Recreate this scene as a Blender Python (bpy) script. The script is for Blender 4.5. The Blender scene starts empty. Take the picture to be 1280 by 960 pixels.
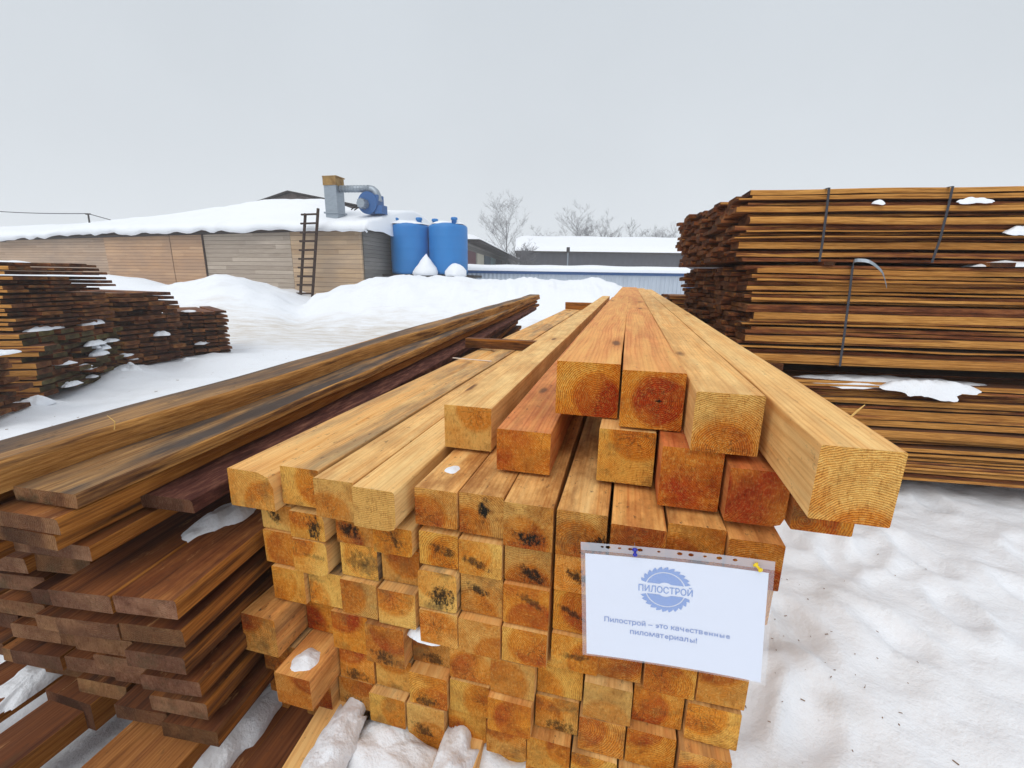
import bpy, bmesh, math, random
from mathutils import Vector, Matrix, noise as mnoise
R = math.radians
SC = bpy.context.scene
COL = SC.collection
H = 1.3            # camera height above the yard
rnd = random.Random(7)

# ------------------------------------------------------------------ camera
cam = bpy.data.cameras.new('camera'); camo = bpy.data.objects.new('camera', cam); COL.objects.link(camo)
cam.sensor_width = 36; cam.lens = 36 * 553.33 / 1280; cam.clip_start = .02; cam.clip_end = 2000
_p, _r = R(13.52), R(.846)
_up0 = Vector((0, math.sin(_p), math.cos(_p))); _fw = Vector((0, math.cos(_p), -math.sin(_p))); _x0 = Vector((1, 0, 0))
_right = _x0 * math.cos(_r) + _up0 * math.sin(_r); _up = -_x0 * math.sin(_r) + _up0 * math.cos(_r)
camo.matrix_world = Matrix(((_right.x, _up.x, -_fw.x, 0), (_right.y, _up.y, -_fw.y, 0), (_right.z, _up.z, -_fw.z, H), (0, 0, 0, 1)))
SC.camera = camo
# ------------------------------------------------------------------ sky: flat overcast
W = bpy.data.worlds.new('World'); SC.world = W; W.use_nodes = True
nt = W.node_tree; nt.nodes.clear()
def N(t, typ, **kw):
    n = t.nodes.new(typ)
    for k, v in kw.items():
        if k.startswith('i_'):
            n.inputs[k[2:].replace('_', ' ')].default_value = v
        else: setattr(n, k, v)
    return n
SUN_EL, SUN_AZ = R(48), R(205)     # azimuth clockwise from +Y: behind the camera and a little left
sky = N(nt, 'ShaderNodeTexSky', sky_type='NISHITA', sun_disc=False, sun_elevation=SUN_EL, sun_rotation=SUN_AZ)
hsv = N(nt, 'ShaderNodeHueSaturation'); hsv.inputs['Saturation'].default_value = .25
nt.links.new(sky.outputs[0], hsv.inputs['Color'])
tc = N(nt, 'ShaderNodeTexCoord'); sp = N(nt, 'ShaderNodeSeparateXYZ'); nt.links.new(tc.outputs['Generated'], sp.inputs[0])
cr = N(nt, 'ShaderNodeValToRGB'); nt.links.new(sp.outputs['Z'], cr.inputs[0])
e = cr.color_ramp.elements
e[0].position = 0; e[0].color = (.745, .785, .825, 1)
e[1].position = 1; e[1].color = (.98, 1.0, 1.03, 1)
x = e.new(.22); x.color = (.675, .72, .765, 1)
x = e.new(.46); x.color = (.64, .69, .74, 1)
sc_ = N(nt, 'ShaderNodeVectorMath', operation='SCALE'); sc_.inputs['Scale'].default_value = 10.0
nt.links.new(cr.outputs[0], sc_.inputs[0])
nz = N(nt, 'ShaderNodeTexNoise'); nz.inputs['Scale'].default_value = 2.2; nz.inputs['Detail'].default_value = 4
nt.links.new(tc.outputs['Generated'], nz.inputs['Vector'])
mr = N(nt, 'ShaderNodeMapRange'); mr.inputs['To Min'].default_value = .92; mr.inputs['To Max'].default_value = 1.08
nt.links.new(nz.outputs[0], mr.inputs[0])
s2 = N(nt, 'ShaderNodeVectorMath', operation='SCALE'); nt.links.new(sc_.outputs[0], s2.inputs[0]); nt.links.new(mr.outputs[0], s2.inputs['Scale'])
mx = N(nt, 'ShaderNodeMix', data_type='RGBA'); mx.inputs['Factor'].default_value = .92
nt.links.new(hsv.outputs[0], mx.inputs['A']); nt.links.new(s2.outputs[0], mx.inputs['B'])
bg = N(nt, 'ShaderNodeBackground'); bg.inputs['Strength'].default_value = .1
nt.links.new(mx.outputs['Result'], bg.inputs[0])
out = N(nt, 'ShaderNodeOutputWorld'); nt.links.new(bg.outputs[0], out.inputs[0])
# ------------------------------------------------------------------ sun behind cloud
sl = bpy.data.lights.new('sun', 'SUN'); sl.energy = 1.2; sl.angle = R(45); sl.color = (1, .96, .9)
so = bpy.data.objects.new('sun', sl); COL.objects.link(so)
_d = Vector((math.sin(SUN_AZ) * math.cos(SUN_EL), math.cos(SUN_AZ) * math.cos(SUN_EL), math.sin(SUN_EL)))
so.rotation_euler = (-_d).to_track_quat('-Z', 'Y').to_euler(); so.location = _d * 30
SC.view_settings.view_transform = 'Standard'; SC.view_settings.look = 'None'
SC.view_settings.exposure = .06; SC.view_settings.gamma = 1; SC.view_settings.use_curve_mapping = False
SC.render.engine = 'CYCLES'; SC.cycles.max_bounces = 6; SC.cycles.diffuse_bounces = 3; SC.cycles.volume_bounces = 1; SC.cycles.transparent_max_bounces = 12
SC.cycles.use_denoising = True

# ================================================================== node helpers
def srgb(r, g, b):
    f = lambda c: ((c / 255) / 12.92) if c <= 10 else ((c / 255 + .055) / 1.055) ** 2.4
    return (f(r), f(g), f(b), 1)
class Mat:
    def __init__(s, name, rough=.8, spec=.25, metal=0):
        s.m = bpy.data.materials.new(name); s.m.use_nodes = True; s.t = s.m.node_tree
        s.b = s.t.nodes['Principled BSDF']; s.b.inputs['Roughness'].default_value = rough
        s.b.inputs['Specular IOR Level'].default_value = spec; s.b.inputs['Metallic'].default_value = metal
        s._c = None
    def n(s, typ, **kw): return N(s.t, typ, **kw)
    def put(s, sock, v):
        if hasattr(v, 'is_output') or isinstance(v, bpy.types.NodeSocket): s.t.links.new(v, sock)
        elif v is not None: sock.default_value = v
    def attr(s, name, comp='Fac'): return s.n('ShaderNodeAttribute', attribute_type='OBJECT', attribute_name=name).outputs[comp]
    def rand(s): return s.n('ShaderNodeObjectInfo').outputs['Random']
    def math(s, op, a, b=None, c=None, clamp=False):
        n = s.n('ShaderNodeMath', operation=op, use_clamp=clamp)
        s.put(n.inputs[0], a)
        if b is not None: s.put(n.inputs[1], b)
        if c is not None: s.put(n.inputs[2], c)
        return n.outputs[0]
    def coord(s, scale=(1, 1, 1), offset=True, rot=(0, 0, 0)):
        v = s.n('ShaderNodeTexCoord').outputs['Object']
        if offset:
            r = s.n('ShaderNodeVectorMath', operation='ADD'); s.put(r.inputs[0], v)
            k = s.math('MULTIPLY', s.rand(), 97.0); cx = s.n('ShaderNodeCombineXYZ')
            for q in range(3): s.put(cx.inputs[q], k)
            s.put(r.inputs[1], cx.outputs[0]); v = r.outputs[0]
        mp = s.n('ShaderNodeMapping'); mp.inputs['Scale'].default_value = scale; mp.inputs['Rotation'].default_value = rot
        s.put(mp.inputs['Vector'], v); return mp.outputs[0]
    def noise(s, vec, scale=1, detail=4, rough=.55, dist=0):
        n = s.n('ShaderNodeTexNoise'); s.put(n.inputs['Vector'], vec)
        n.inputs['Scale'].default_value = scale; n.inputs['Detail'].default_value = detail
        n.inputs['Roughness'].default_value = rough; n.inputs['Distortion'].default_value = dist
        return n.outputs[0]
    def rng(s, v, a, b, c=0, d=1):
        n = s.n('ShaderNodeMapRange', clamp=True); s.put(n.inputs[0], v)
        for q, w in zip((1, 2, 3, 4), (a, b, c, d)): s.put(n.inputs[q], w)
        return n.outputs[0]
    def ramp(s, v, *st):
        n = s.n('ShaderNodeValToRGB'); s.put(n.inputs[0], v); el = n.color_ramp.elements
        el[0].position, el[0].color = st[0]; el[1].position, el[1].color = st[-1]
        for p, c in st[1:-1]: q = el.new(p); q.color = c
        return n.outputs[0]
    def mix(s, f, a, b, mode='MIX'):
        n = s.n('ShaderNodeMix', data_type='RGBA', blend_type=mode); s.put(n.inputs['Factor'], f)
        s.put(n.inputs['A'], a); s.put(n.inputs['B'], b); return n.outputs['Result']
    def color(s, c): s.put(s.b.inputs['Base Color'], c); return s
    def bump(s, h, strength=.5, dist=.002):
        n = s.n('ShaderNodeBump'); n.inputs['Strength'].default_value = strength; n.inputs['Distance'].default_value = dist
        s.put(n.inputs['Height'], h); s.put(s.b.inputs['Normal'], n.outputs[0]); return s

# ================================================================== materials
def wood_side(name, pale, mid, red, grain=.35, greyc=srgb(96, 84, 74), streak=.25, chips=0):
    m = Mat(name, .72, .3)
    v = m.coord((14, .9, 14)); g1 = m.noise(v, 2.2, 5, .6, .6)
    f = m.noise(m.coord((130, 3, 130)), 1.5, 3, .6)
    sx = m.n('ShaderNodeSeparateXYZ'); m.put(sx.inputs[0], m.n('ShaderNodeTexCoord').outputs['Object'])
    warp = m.noise(m.coord((5, .55, 5)), 1, 3, .5)
    lines = m.math('SINE', m.math('ADD', m.math('MULTIPLY', m.math('ADD', sx.outputs['X'], m.math('MULTIPLY', sx.outputs['Z'], .8)), 620), m.math('MULTIPLY', warp, 75)))
    tone = m.attr('tone')
    t2 = m.math('ADD', tone, m.math('MULTIPLY', m.math('SUBTRACT', g1, .5), 1.1), clamp=True)
    c = m.ramp(t2, (0, pale), (.5, mid), (1, red))
    c = m.mix(m.math('MULTIPLY', m.rng(lines, .1, .95), m.math('MULTIPLY', m.rng(g1, .3, .6), .5)), c, m.mix(1, c, (.74, .56, .38, 1), 'MULTIPLY'))
    c = m.mix(m.rng(f, .38, .68, 0, grain), c, m.mix(1, c, (.58, .44, .32, 1), 'MULTIPLY'))
    sk = m.rng(m.noise(m.coord((26, .7, 26)), 1.2, 5, .7), .52, .66, 0, streak)
    c = m.mix(sk, c, m.mix(1, c, (.3, .22, .17, 1), 'MULTIPLY'))
    # knots
    vk = m.coord((7, 1.9, 7)); vo = m.n('ShaderNodeTexVoronoi'); m.put(vo.inputs['Vector'], vk); vo.inputs['Scale'].default_value = 1.0
    dd = m.math('ADD', vo.outputs['Distance'], m.math('MULTIPLY', m.math('SUBTRACT', m.noise(m.coord((40, 14, 40)), 1, 3), .5), .08))
    c = m.mix(m.rng(dd, .08, .26, .45, 0), c, m.mix(1, c, (.6, .38, .2, 1), 'MULTIPLY'))
    c = m.mix(m.rng(dd, .05, .1, .8, 0), c, (.11, .045, .016, 1))
    # dirt and grey weathering
    st = m.rng(m.math('ADD', m.noise(m.coord((7, .8, 7)), 1.6, 5, .65), m.math('MULTIPLY_ADD', m.attr('grey'), .22, -.11)), .47, .63)
    c = m.mix(m.math('MULTIPLY', st, m.attr('grey')), c, greyc)
    dn = m.noise(m.coord((13, 5, 13)), 1.2, 6, .7)
    c = m.mix(m.math('MULTIPLY', m.rng(dn, .4, .6), m.math('MULTIPLY', m.attr('dirt'), .8)), c, m.mix(1, c, (.4, .26, .15, 1), 'MULTIPLY'))
    if chips: c = m.mix(m.rng(m.noise(m.coord((20, 5, 20)), 1.3, 5, .75), .6, .66, 0, chips), c, m.mix(.6, c, srgb(206, 156, 104)))
    sp = m.rng(m.noise(m.coord((70, 34, 70)), 1, 4, .7), .61, .7)
    c = m.mix(m.math('MULTIPLY', sp, m.math('MULTIPLY_ADD', m.math('ADD', m.attr('grey'), m.attr('dirt')), .5, .22)), c, (.05, .032, .02, 1))
    m.color(c); m.bump(m.math('ADD', f, m.math('ADD', m.math('MULTIPLY', lines, .12), m.math('MULTIPLY', g1, .6))), .5, .0018); return m.m
def wood_end(name, pale, mid, red, fleck=(1, .7, .24, 1), fs=1.0):
    m = Mat(name, .85, .15)
    tc = m.n('ShaderNodeTexCoord').outputs['Object']
    sx = m.n('ShaderNodeSeparateXYZ'); m.put(sx.inputs[0], tc)
    vo = m.coord((1, 1, 1))
    w1 = m.noise(vo, 22, 3); w2 = m.noise(vo, 9, 4, .6)
    dx = m.math('SUBTRACT', sx.outputs['X'], m.attr('ringx')); dz = m.math('SUBTRACT', sx.outputs['Z'], m.attr('ringz'))
    r = m.math('SQRT', m.math('ADD', m.math('MULTIPLY', dx, dx), m.math('MULTIPLY', dz, dz)))
    r = m.math('ADD', r, m.math('MULTIPLY', m.math('SUBTRACT', w1, .5), .012))
    rings = m.math('MULTIPLY_ADD', m.math('SINE', m.math('MULTIPLY', r, m.math('MULTIPLY_ADD', m.rand(), 700, 1250))), .5, .5)
    fz = m.noise(m.coord((1, 1, 1)), 190, 4, .75); fz2 = m.noise(m.coord((1, .6, .3)), 260, 3, .7)
    tone = m.attr('tone')
    # heartwood disc is redder, sap edge is paler
    heart = m.rng(m.math('ADD', r, m.math('MULTIPLY', m.math('SUBTRACT', w2, .5), .05)), .05, .062, .26, -.14)
    t2 = m.math('ADD', m.math('ADD', tone, heart), m.math('MULTIPLY', m.math('SUBTRACT', w2, .5), 1.5), clamp=True)
    c = m.ramp(t2, (0, pale), (.5, mid), (1, red))
    c = m.mix(m.math('MULTIPLY', m.rng(rings, .45, .95), m.attr('rings')), c, m.mix(1, c, (.62, .42, .26, 1), 'MULTIPLY'))
    c = m.mix(m.math('MULTIPLY', m.rng(fz, .5, .66, 0, fs), m.math('SUBTRACT', 1.0, m.math('MULTIPLY', t2, .55))), c, m.mix(.5, c, fleck))
    c = m.mix(m.rng(fz2, .52, .68, 0, .6), c, m.mix(1, c, (.52, .37, .25, 1), 'MULTIPLY'))
    db = m.rng(m.noise(m.coord((20, 20, 26)), 1, 5, .7, .5), .46, .68)
    c = m.mix(m.math('MULTIPLY', db, m.math('MULTIPLY_ADD', m.attr('dirt'), .55, .1)), c, m.mix(1, c, (.36, .22, .12, 1), 'MULTIPLY'))
    c = m.mix(1, c, m.ramp(m.math('FRACT', m.math('MULTIPLY', m.rand(), 7.31)), (0, (.80, .72, .62, 1)), (.3, (1.0, .98, .92, 1)), (.6, (1.08, 1.04, .74, 1)), (.8, (.98, .94, .62, 1)), (1, (1.14, 1.1, 1.08, 1))), 'MULTIPLY')
    an = m.math('ARCTAN2', dz, dx); cv = m.n('ShaderNodeCombineXYZ'); m.put(cv.inputs[0], m.math('MULTIPLY_ADD', m.rand(), 60, m.math('MULTIPLY', an, 1.6))); m.put(cv.inputs[1], m.math('MULTIPLY', r, 14))
    cn = m.math('ABSOLUTE', m.math('SUBTRACT', m.noise(cv.outputs[0], 1.0, 3, .6), .5))
    ck = m.math('MULTIPLY', m.rng(cn, .004, .022, 1, 0), m.math('MULTIPLY', m.rng(r, .012, .055, 1, 0), m.rng(m.noise(m.coord((9, 9, 9)), 1, 2), .42, .55, 0, .8)))
    c = m.mix(ck, c, (.07, .03, .012, 1))
    # grey-blue sap stain
    gs = m.rng(m.noise(m.coord((16, 16, 16)), 1, 5, .65), .5, .66)
    c = m.mix(m.math('MULTIPLY', gs, m.attr('grey')), c, srgb(84, 72, 50))
    # black mould or saw burn streak
    a = m.attr('mang'); ca = m.math('COSINE', a); sa = m.math('SINE', a)
    mx_ = m.math('SUBTRACT', sx.outputs['X'], m.attr('mx')); mz_ = m.math('SUBTRACT', sx.outputs['Z'], m.attr('mz'))
    px = m.math('ADD', m.math('MULTIPLY', mx_, ca), m.math('MULTIPLY', mz_, sa)); pz = m.math('SUBTRACT', m.math('MULTIPLY', mz_, ca), m.math('MULTIPLY', mx_, sa))
    q = m.math('ADD', m.math('POWER', m.math('MULTIPLY', m.math('ABSOLUTE', px), 29), 2), m.math('POWER', m.math('MULTIPLY', m.math('ABSOLUTE', pz), m.math('MULTIPLY', m.attr('mk'), .8)), 2))
    nm = m.noise(m.coord((1, 1, .7)), 95, 5, .75)
    mk = m.rng(m.math('ADD', q, m.math('MULTIPLY', m.math('SUBTRACT', nm, .5), 5.5)), .05, .95, 1, 0)
    c = m.mix(m.math('MULTIPLY', mk, m.attr('mould')), c, (.018, .014, .009, 1))
    # heart check
    hq = m.math('ADD', m.math('ABSOLUTE', m.math('MULTIPLY', dx, 80)), m.math('ABSOLUTE', m.math('MULTIPLY', dz, 260)))
    hm = m.rng(m.math('ADD', hq, m.math('MULTIPLY', m.math('SUBTRACT', nm, .5), 2.2)), .4, 1.0, 1, 0)
    c = m.mix(m.math('MULTIPLY', hm, m.attr('pith')), c, (.03, .014, .007, 1))
    m.color(c); m.bump(m.math('ADD', m.math('MULTIPLY', fz, 1.0), m.math('ADD', m.math('MULTIPLY', rings, .3), fz2)), 1.0, .005); return m.m
def bark(name, dark, mid, light, wood, sx=3.0):
    m = Mat(name, .85, .12)
    a = m.noise(m.coord((30, sx, 30)), 1.6, 6, .7); b = m.noise(m.coord((14, 1.5, 34)), 1.2, 5, .6)
    fine = m.noise(m.coord((160, 7, 200)), 1, 4, .65); big = m.noise(m.coord((5, .7, 5)), 1, 4, .6)
    c = m.ramp(a, (.3, dark), (.5, mid), (.72, light))
    w = m.mix(m.rng(fine, .36, .64, 0, .8), wood, m.mix(1, wood, (.42, .32, .22, 1), 'MULTIPLY'))
    w = m.mix(m.rng(big, .4, .65, 0, .6), w, m.mix(1, w, (.55, .42, .32, 1), 'MULTIPLY'))
    k = m.rng(m.math('ADD', b, m.math('MULTIPLY', m.math('SUBTRACT', m.attr('bark'), .5), .6)), .44, .56)
    c = m.mix(k, w, c); m.color(c); m.bump(m.math('ADD', a, fine), .9, .006); return m.m
PALE, MID, RED = srgb(248, 210, 142), srgb(240, 180, 104), srgb(222, 130, 72)
M_SIDE = wood_side('pine_sawn_face', PALE, MID, RED, .28, streak=.12)
M_END = wood_end('pine_end_grain', srgb(246, 196, 112), srgb(228, 146, 52), srgb(176, 64, 20))
M_WET_SIDE = wood_side('wet_plank_face', srgb(190, 130, 70), srgb(148, 92, 50), srgb(98, 58, 36), .8, srgb(56, 46, 40), .8, .7)
M_WET_END = wood_end('wet_plank_end', srgb(168, 128, 100), srgb(126, 88, 68), srgb(86, 58, 46), (.5, .36, .25, 1), .45)
M_WET_EDGE = bark('wet_plank_edge', srgb(44, 28, 18), srgb(92, 58, 34), srgb(140, 92, 50), srgb(186, 124, 58))
M_SLAB_EDGE = bark('slab_edge', srgb(56, 38, 28), srgb(108, 74, 48), srgb(152, 112, 70), srgb(210, 158, 92), 4)
M_OLD_SIDE = wood_side('weathered_board_face', srgb(184, 134, 78), srgb(144, 94, 54), srgb(104, 60, 36), .7, srgb(90, 80, 68), .6)
M_OLD_END = wood_end('weathered_board_end', srgb(150, 102, 64), srgb(112, 68, 42), srgb(74, 42, 30), (.4, .26, .14, 1), .5)
M_OLD_EDGE = bark('weathered_board_edge', srgb(46, 25, 18), srgb(116, 66, 40), srgb(168, 108, 62), srgb(220, 162, 88))
M_MOSS_END = wood_end('mossy_board_end', srgb(112, 104, 72), srgb(84, 76, 50), srgb(60, 48, 34), (.3, .26, .14, 1), .5)
M_PURPLE = bark('purple_bark', srgb(44, 24, 20), srgb(86, 50, 42), srgb(138, 94, 74), srgb(134, 84, 56), 5)
M_SILVER = wood_side('silvered_plank', srgb(190, 150, 96), srgb(150, 112, 74), srgb(112, 82, 60), .7, srgb(66, 61, 60), .6)

def snow_mat(name, dirt):
    m = Mat(name, .6, .2)
    v = m.coord((1, 1, 1), False)
    c = srgb(237, 241, 247)
    d1 = m.rng(m.noise(v, 1.3, 6, .68), .55, .8); d2 = m.rng(m.noise(v, 7, 5, .7), .6, .82)
    c = m.mix(m.math('MULTIPLY', d1, dirt), c, srgb(186, 180, 174)); c = m.mix(m.math('MULTIPLY', d2, dirt * .9), c, srgb(148, 134, 120))
    sp = m.rng(m.noise(v, 60, 2, .5), .74, .78); c = m.mix(m.math('MULTIPLY', sp, dirt * .8), c, srgb(92, 74, 56))
    m.color(c); m.bump(m.math('ADD', m.noise(v, 14, 6, .65), m.math('MULTIPLY', m.noise(v, 110, 3, .6), .12)), .42, .03); return m
M_SNOW = snow_mat('clean_snow', .18).m
DIRT = ((1.06, 1.45, .13), (1.13, 1.50, .06), (1.02, 1.14, .035), (1.07, 1.1, .05), (1.42, 1.65, .12), (2.3, 2.5, .09), (1.9, 2.45, .08), (1.32, 1.6, .05))
def ground_mat():
    m = snow_mat('yard_snow', .26)
    base = m.b.inputs['Base Color'].links[0].from_socket
    sx = m.n('ShaderNodeSeparateXYZ'); m.put(sx.inputs[0], m.n('ShaderNodeTexCoord').outputs['Object'])
    X, Y = sx.outputs['X'], sx.outputs['Y']
    # packed wheel track crossing the yard in front of the ploughed banks
    v = m.coord((.7, 2.4, 1), False)
    t = m.math('SUBTRACT', Y, m.math('MULTIPLY_ADD', X, -.12, 8.9))
    k = m.rng(m.math('ADD', m.math('ABSOLUTE', t), m.math('MULTIPLY', m.math('SUBTRACT', m.noise(v, 1.6, 5, .65), .5), 2.6)), .7, 1.9, .75, 0)
    k = m.math('MULTIPLY', k, m.rng(m.noise(m.coord((1.2, 5, 1), False), 1.5, 5, .7), .3, .6))
    c = m.mix(k, base, srgb(196, 186, 172))
    # sawdust and mud trodden in on the open side of the beams
    for (x, y, r) in DIRT:
        d = m.math('ADD', m.math('POWER', m.math('SUBTRACT', X, x), 2), m.math('POWER', m.math('SUBTRACT', Y, y), 2))
        q = m.rng(m.math('ADD', m.math('SQRT', d), m.math('MULTIPLY', m.math('SUBTRACT', m.noise(m.coord((1, 1, 1), False), 11, 5, .7), .5), r * 2.2)), r * .2, r * 1.5, .18, 0)
        c = m.mix(q, c, srgb(158, 142, 126))
    m.color(c); return m.m
M_GROUND = ground_mat()

def plain(name, col, rough=.6, spec=.3, metal=0, var=.25, scale=6, stretch=(1, 1, 1), dark=(.5, .5, .5, 1), bump=.2):
    m = Mat(name, rough, spec, metal); v = m.coord(stretch)
    a = m.noise(v, scale, 5, .65)
    m.color(m.mix(m.rng(a, .4, .75, 0, var), col, m.mix(1, col, dark, 'MULTIPLY')))
    m.bump(m.noise(v, scale * 5, 3), bump, .004); return m.m
M_STEEL = plain('grey_steel_band', srgb(70, 70, 76), .4, .5, .6, .3, 20)
M_TANK = plain('blue_polyethylene', srgb(32, 122, 192), .45, .4, 0, .45, 1.4, (1, 1, .5), (.55, .65, .8, 1), .05)
M_BLUE = plain('blue_paint', srgb(44, 92, 150), .5, .4, 0, .3, 5)
M_GALV = plain('galvanised_sheet', srgb(150, 160, 170), .42, .5, .55, .35, 6, (1, 1, 3))
M_RUST = plain('sawdust_crusted_sheet', srgb(158, 126, 74), .9, .1, 0, .95, 5, (1, 1, 1), (.35, .25, .2, 1), .6)
M_DARKMETAL = plain('dark_iron', srgb(52, 44, 42), .7, .3, .2, .5, 9)
M_BLACK = plain('black_rubber', srgb(24, 24, 26), .7, .2)
M_LADDER = plain('old_ladder_wood', srgb(66, 50, 42), .85, .1, 0, .5, 8, (3, 3, .6), (.45, .4, .4, 1), .5)
M_CONC = plain('pale_block', srgb(160, 164, 170), .85, .1, 0, .4, 4)
def boards(name, pale, dark, pitch, grey, vert=False, contrast=.7):
    m = Mat(name, .85, .12); tc_ = m.n('ShaderNodeTexCoord').outputs['Object']
    sx = m.n('ShaderNodeSeparateXYZ'); m.put(sx.inputs[0], tc_)
    z = sx.outputs['X' if vert else 'Z']; k = m.math('DIVIDE', z, pitch); fl = m.math('FLOOR', k); fr = m.math('FRACT', k)
    wn = m.n('ShaderNodeTexWhiteNoise', noise_dimensions='2D'); cx = m.n('ShaderNodeCombineXYZ'); m.put(cx.inputs[0], fl)
    lx = m.math('FLOOR', m.math('DIVIDE', m.math('ADD', sx.outputs['X'], m.math('MULTIPLY', fl, 1.37)), 3.1)); m.put(cx.inputs[1], lx if not vert else 0.0)
    m.put(wn.inputs['Vector'], cx.outputs[0])
    g = m.noise(m.coord((1.2, 1.2, 24) if not vert else (24, 24, 1.2)), 1.5, 5, .65)
    c = m.ramp(m.math('ADD', m.math('MULTIPLY', wn.outputs['Value'], .28), m.math('MULTIPLY', g, .75)), (.25, dark), (.8, pale))
    st = m.rng(m.noise(m.coord((.5, .5, 1.2)), 1.2, 5, .6), .38, .6); c = m.mix(m.math('MULTIPLY', st, contrast), c, grey)
    gap = m.math('LESS_THAN', fr, .07); c = m.mix(m.math('MULTIPLY', gap, .75), c, (.03, .022, .016, 1))
    m.color(c); m.bump(m.math('SUBTRACT', g, m.math('MULTIPLY', gap, 3)), .6, .01); return m.m
M_WALL_TAN = boards('tan_plank_wall', srgb(198, 172, 148), srgb(164, 136, 112), .11, srgb(160, 140, 124), False, .7)
M_WALL_ORANGE = boards('new_plank_wall', srgb(206, 170, 136), srgb(172, 134, 102), .13, srgb(164, 136, 114), False, .7)
M_WALL_GREY = boards('grey_plank_wall', srgb(204, 190, 174), srgb(136, 122, 108), .16, srgb(166, 152, 138))
M_WALL_PATCH = boards('patched_plank_wall', srgb(212, 184, 150), srgb(154, 126, 98), .17, srgb(170, 150, 130))
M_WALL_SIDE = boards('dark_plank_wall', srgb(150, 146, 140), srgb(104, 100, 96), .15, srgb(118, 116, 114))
M_GABLE = boards('gable_boards', srgb(130, 116, 112), srgb(78, 66, 62), .17, srgb(84, 74, 72), True)
def corrug(name, col, pitch, axis='X'):
    m = Mat(name, .5, .4, .2); sx = m.n('ShaderNodeSeparateXYZ'); m.put(sx.inputs[0], m.n('ShaderNodeTexCoord').outputs['Object'])
    s = m.math('SINE', m.math('MULTIPLY', sx.outputs[axis], 6.2832 / pitch))
    a = m.noise(m.coord((1, 1, .4)), 2, 5, .6)
    m.color(m.mix(m.rng(a, .4, .7, 0, .4), col, m.mix(1, col, (.68, .7, .74, 1), 'MULTIPLY'))); m.bump(s, .8, .02); return m.m
M_FENCE = corrug('grey_profiled_sheet', srgb(186, 196, 208), .2)
M_DARKWALL = corrug('dark_grey_cladding', srgb(72, 72, 80), .5)
M_ROOFGREY = corrug('pale_roof_sheet', srgb(176, 188, 198), .4)
M_BARK = plain('winter_bark', srgb(114, 112, 116), .9, .1, 0, .4, 8)
M_CABLE = plain('black_cable', srgb(40, 40, 46), .6, .2)
def paper_mat():
    m = Mat('white_paper', .55, .3); m.color(srgb(226, 232, 246)); m.bump(m.noise(m.coord((1, 1, 1)), 9, 3), .12, .01); return m.m
M_PAPER = paper_mat()
M_INK = plain('blue_ink', srgb(106, 146, 212), .6, .2, 0, 0)
M_INK2 = plain('pale_blue_ink', srgb(112, 142, 204), .6, .2, 0, 0)
def film(name, alpha, col):
    m = Mat(name, .16, .5); m.color(col); m.b.inputs['Alpha'].default_value = alpha
    m.bump(m.noise(m.coord((1, 1, 1)), 18, 3), .25, .01); return m.m
M_FILM = film('clear_film', .13, (.85, .88, .95, 1)); M_STRIP = film('milky_film', .5, (.72, .75, .82, 1))
M_PINB = plain('blue_plastic', srgb(30, 40, 160), .3, .5, 0, 0); M_PINY = plain('yellow_plastic', srgb(236, 204, 20), .3, .5, 0, 0)
M_BAND = plain('white_band', srgb(232, 210, 190), .5, .3, 0, .2)
M_CHIP = plain('bark_chip', srgb(128, 96, 70), .9, .1, 0, .4, 30)
M_STRAW = plain('straw_splinter', srgb(216, 176, 106), .8, .1, 0, .3, 40)

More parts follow.
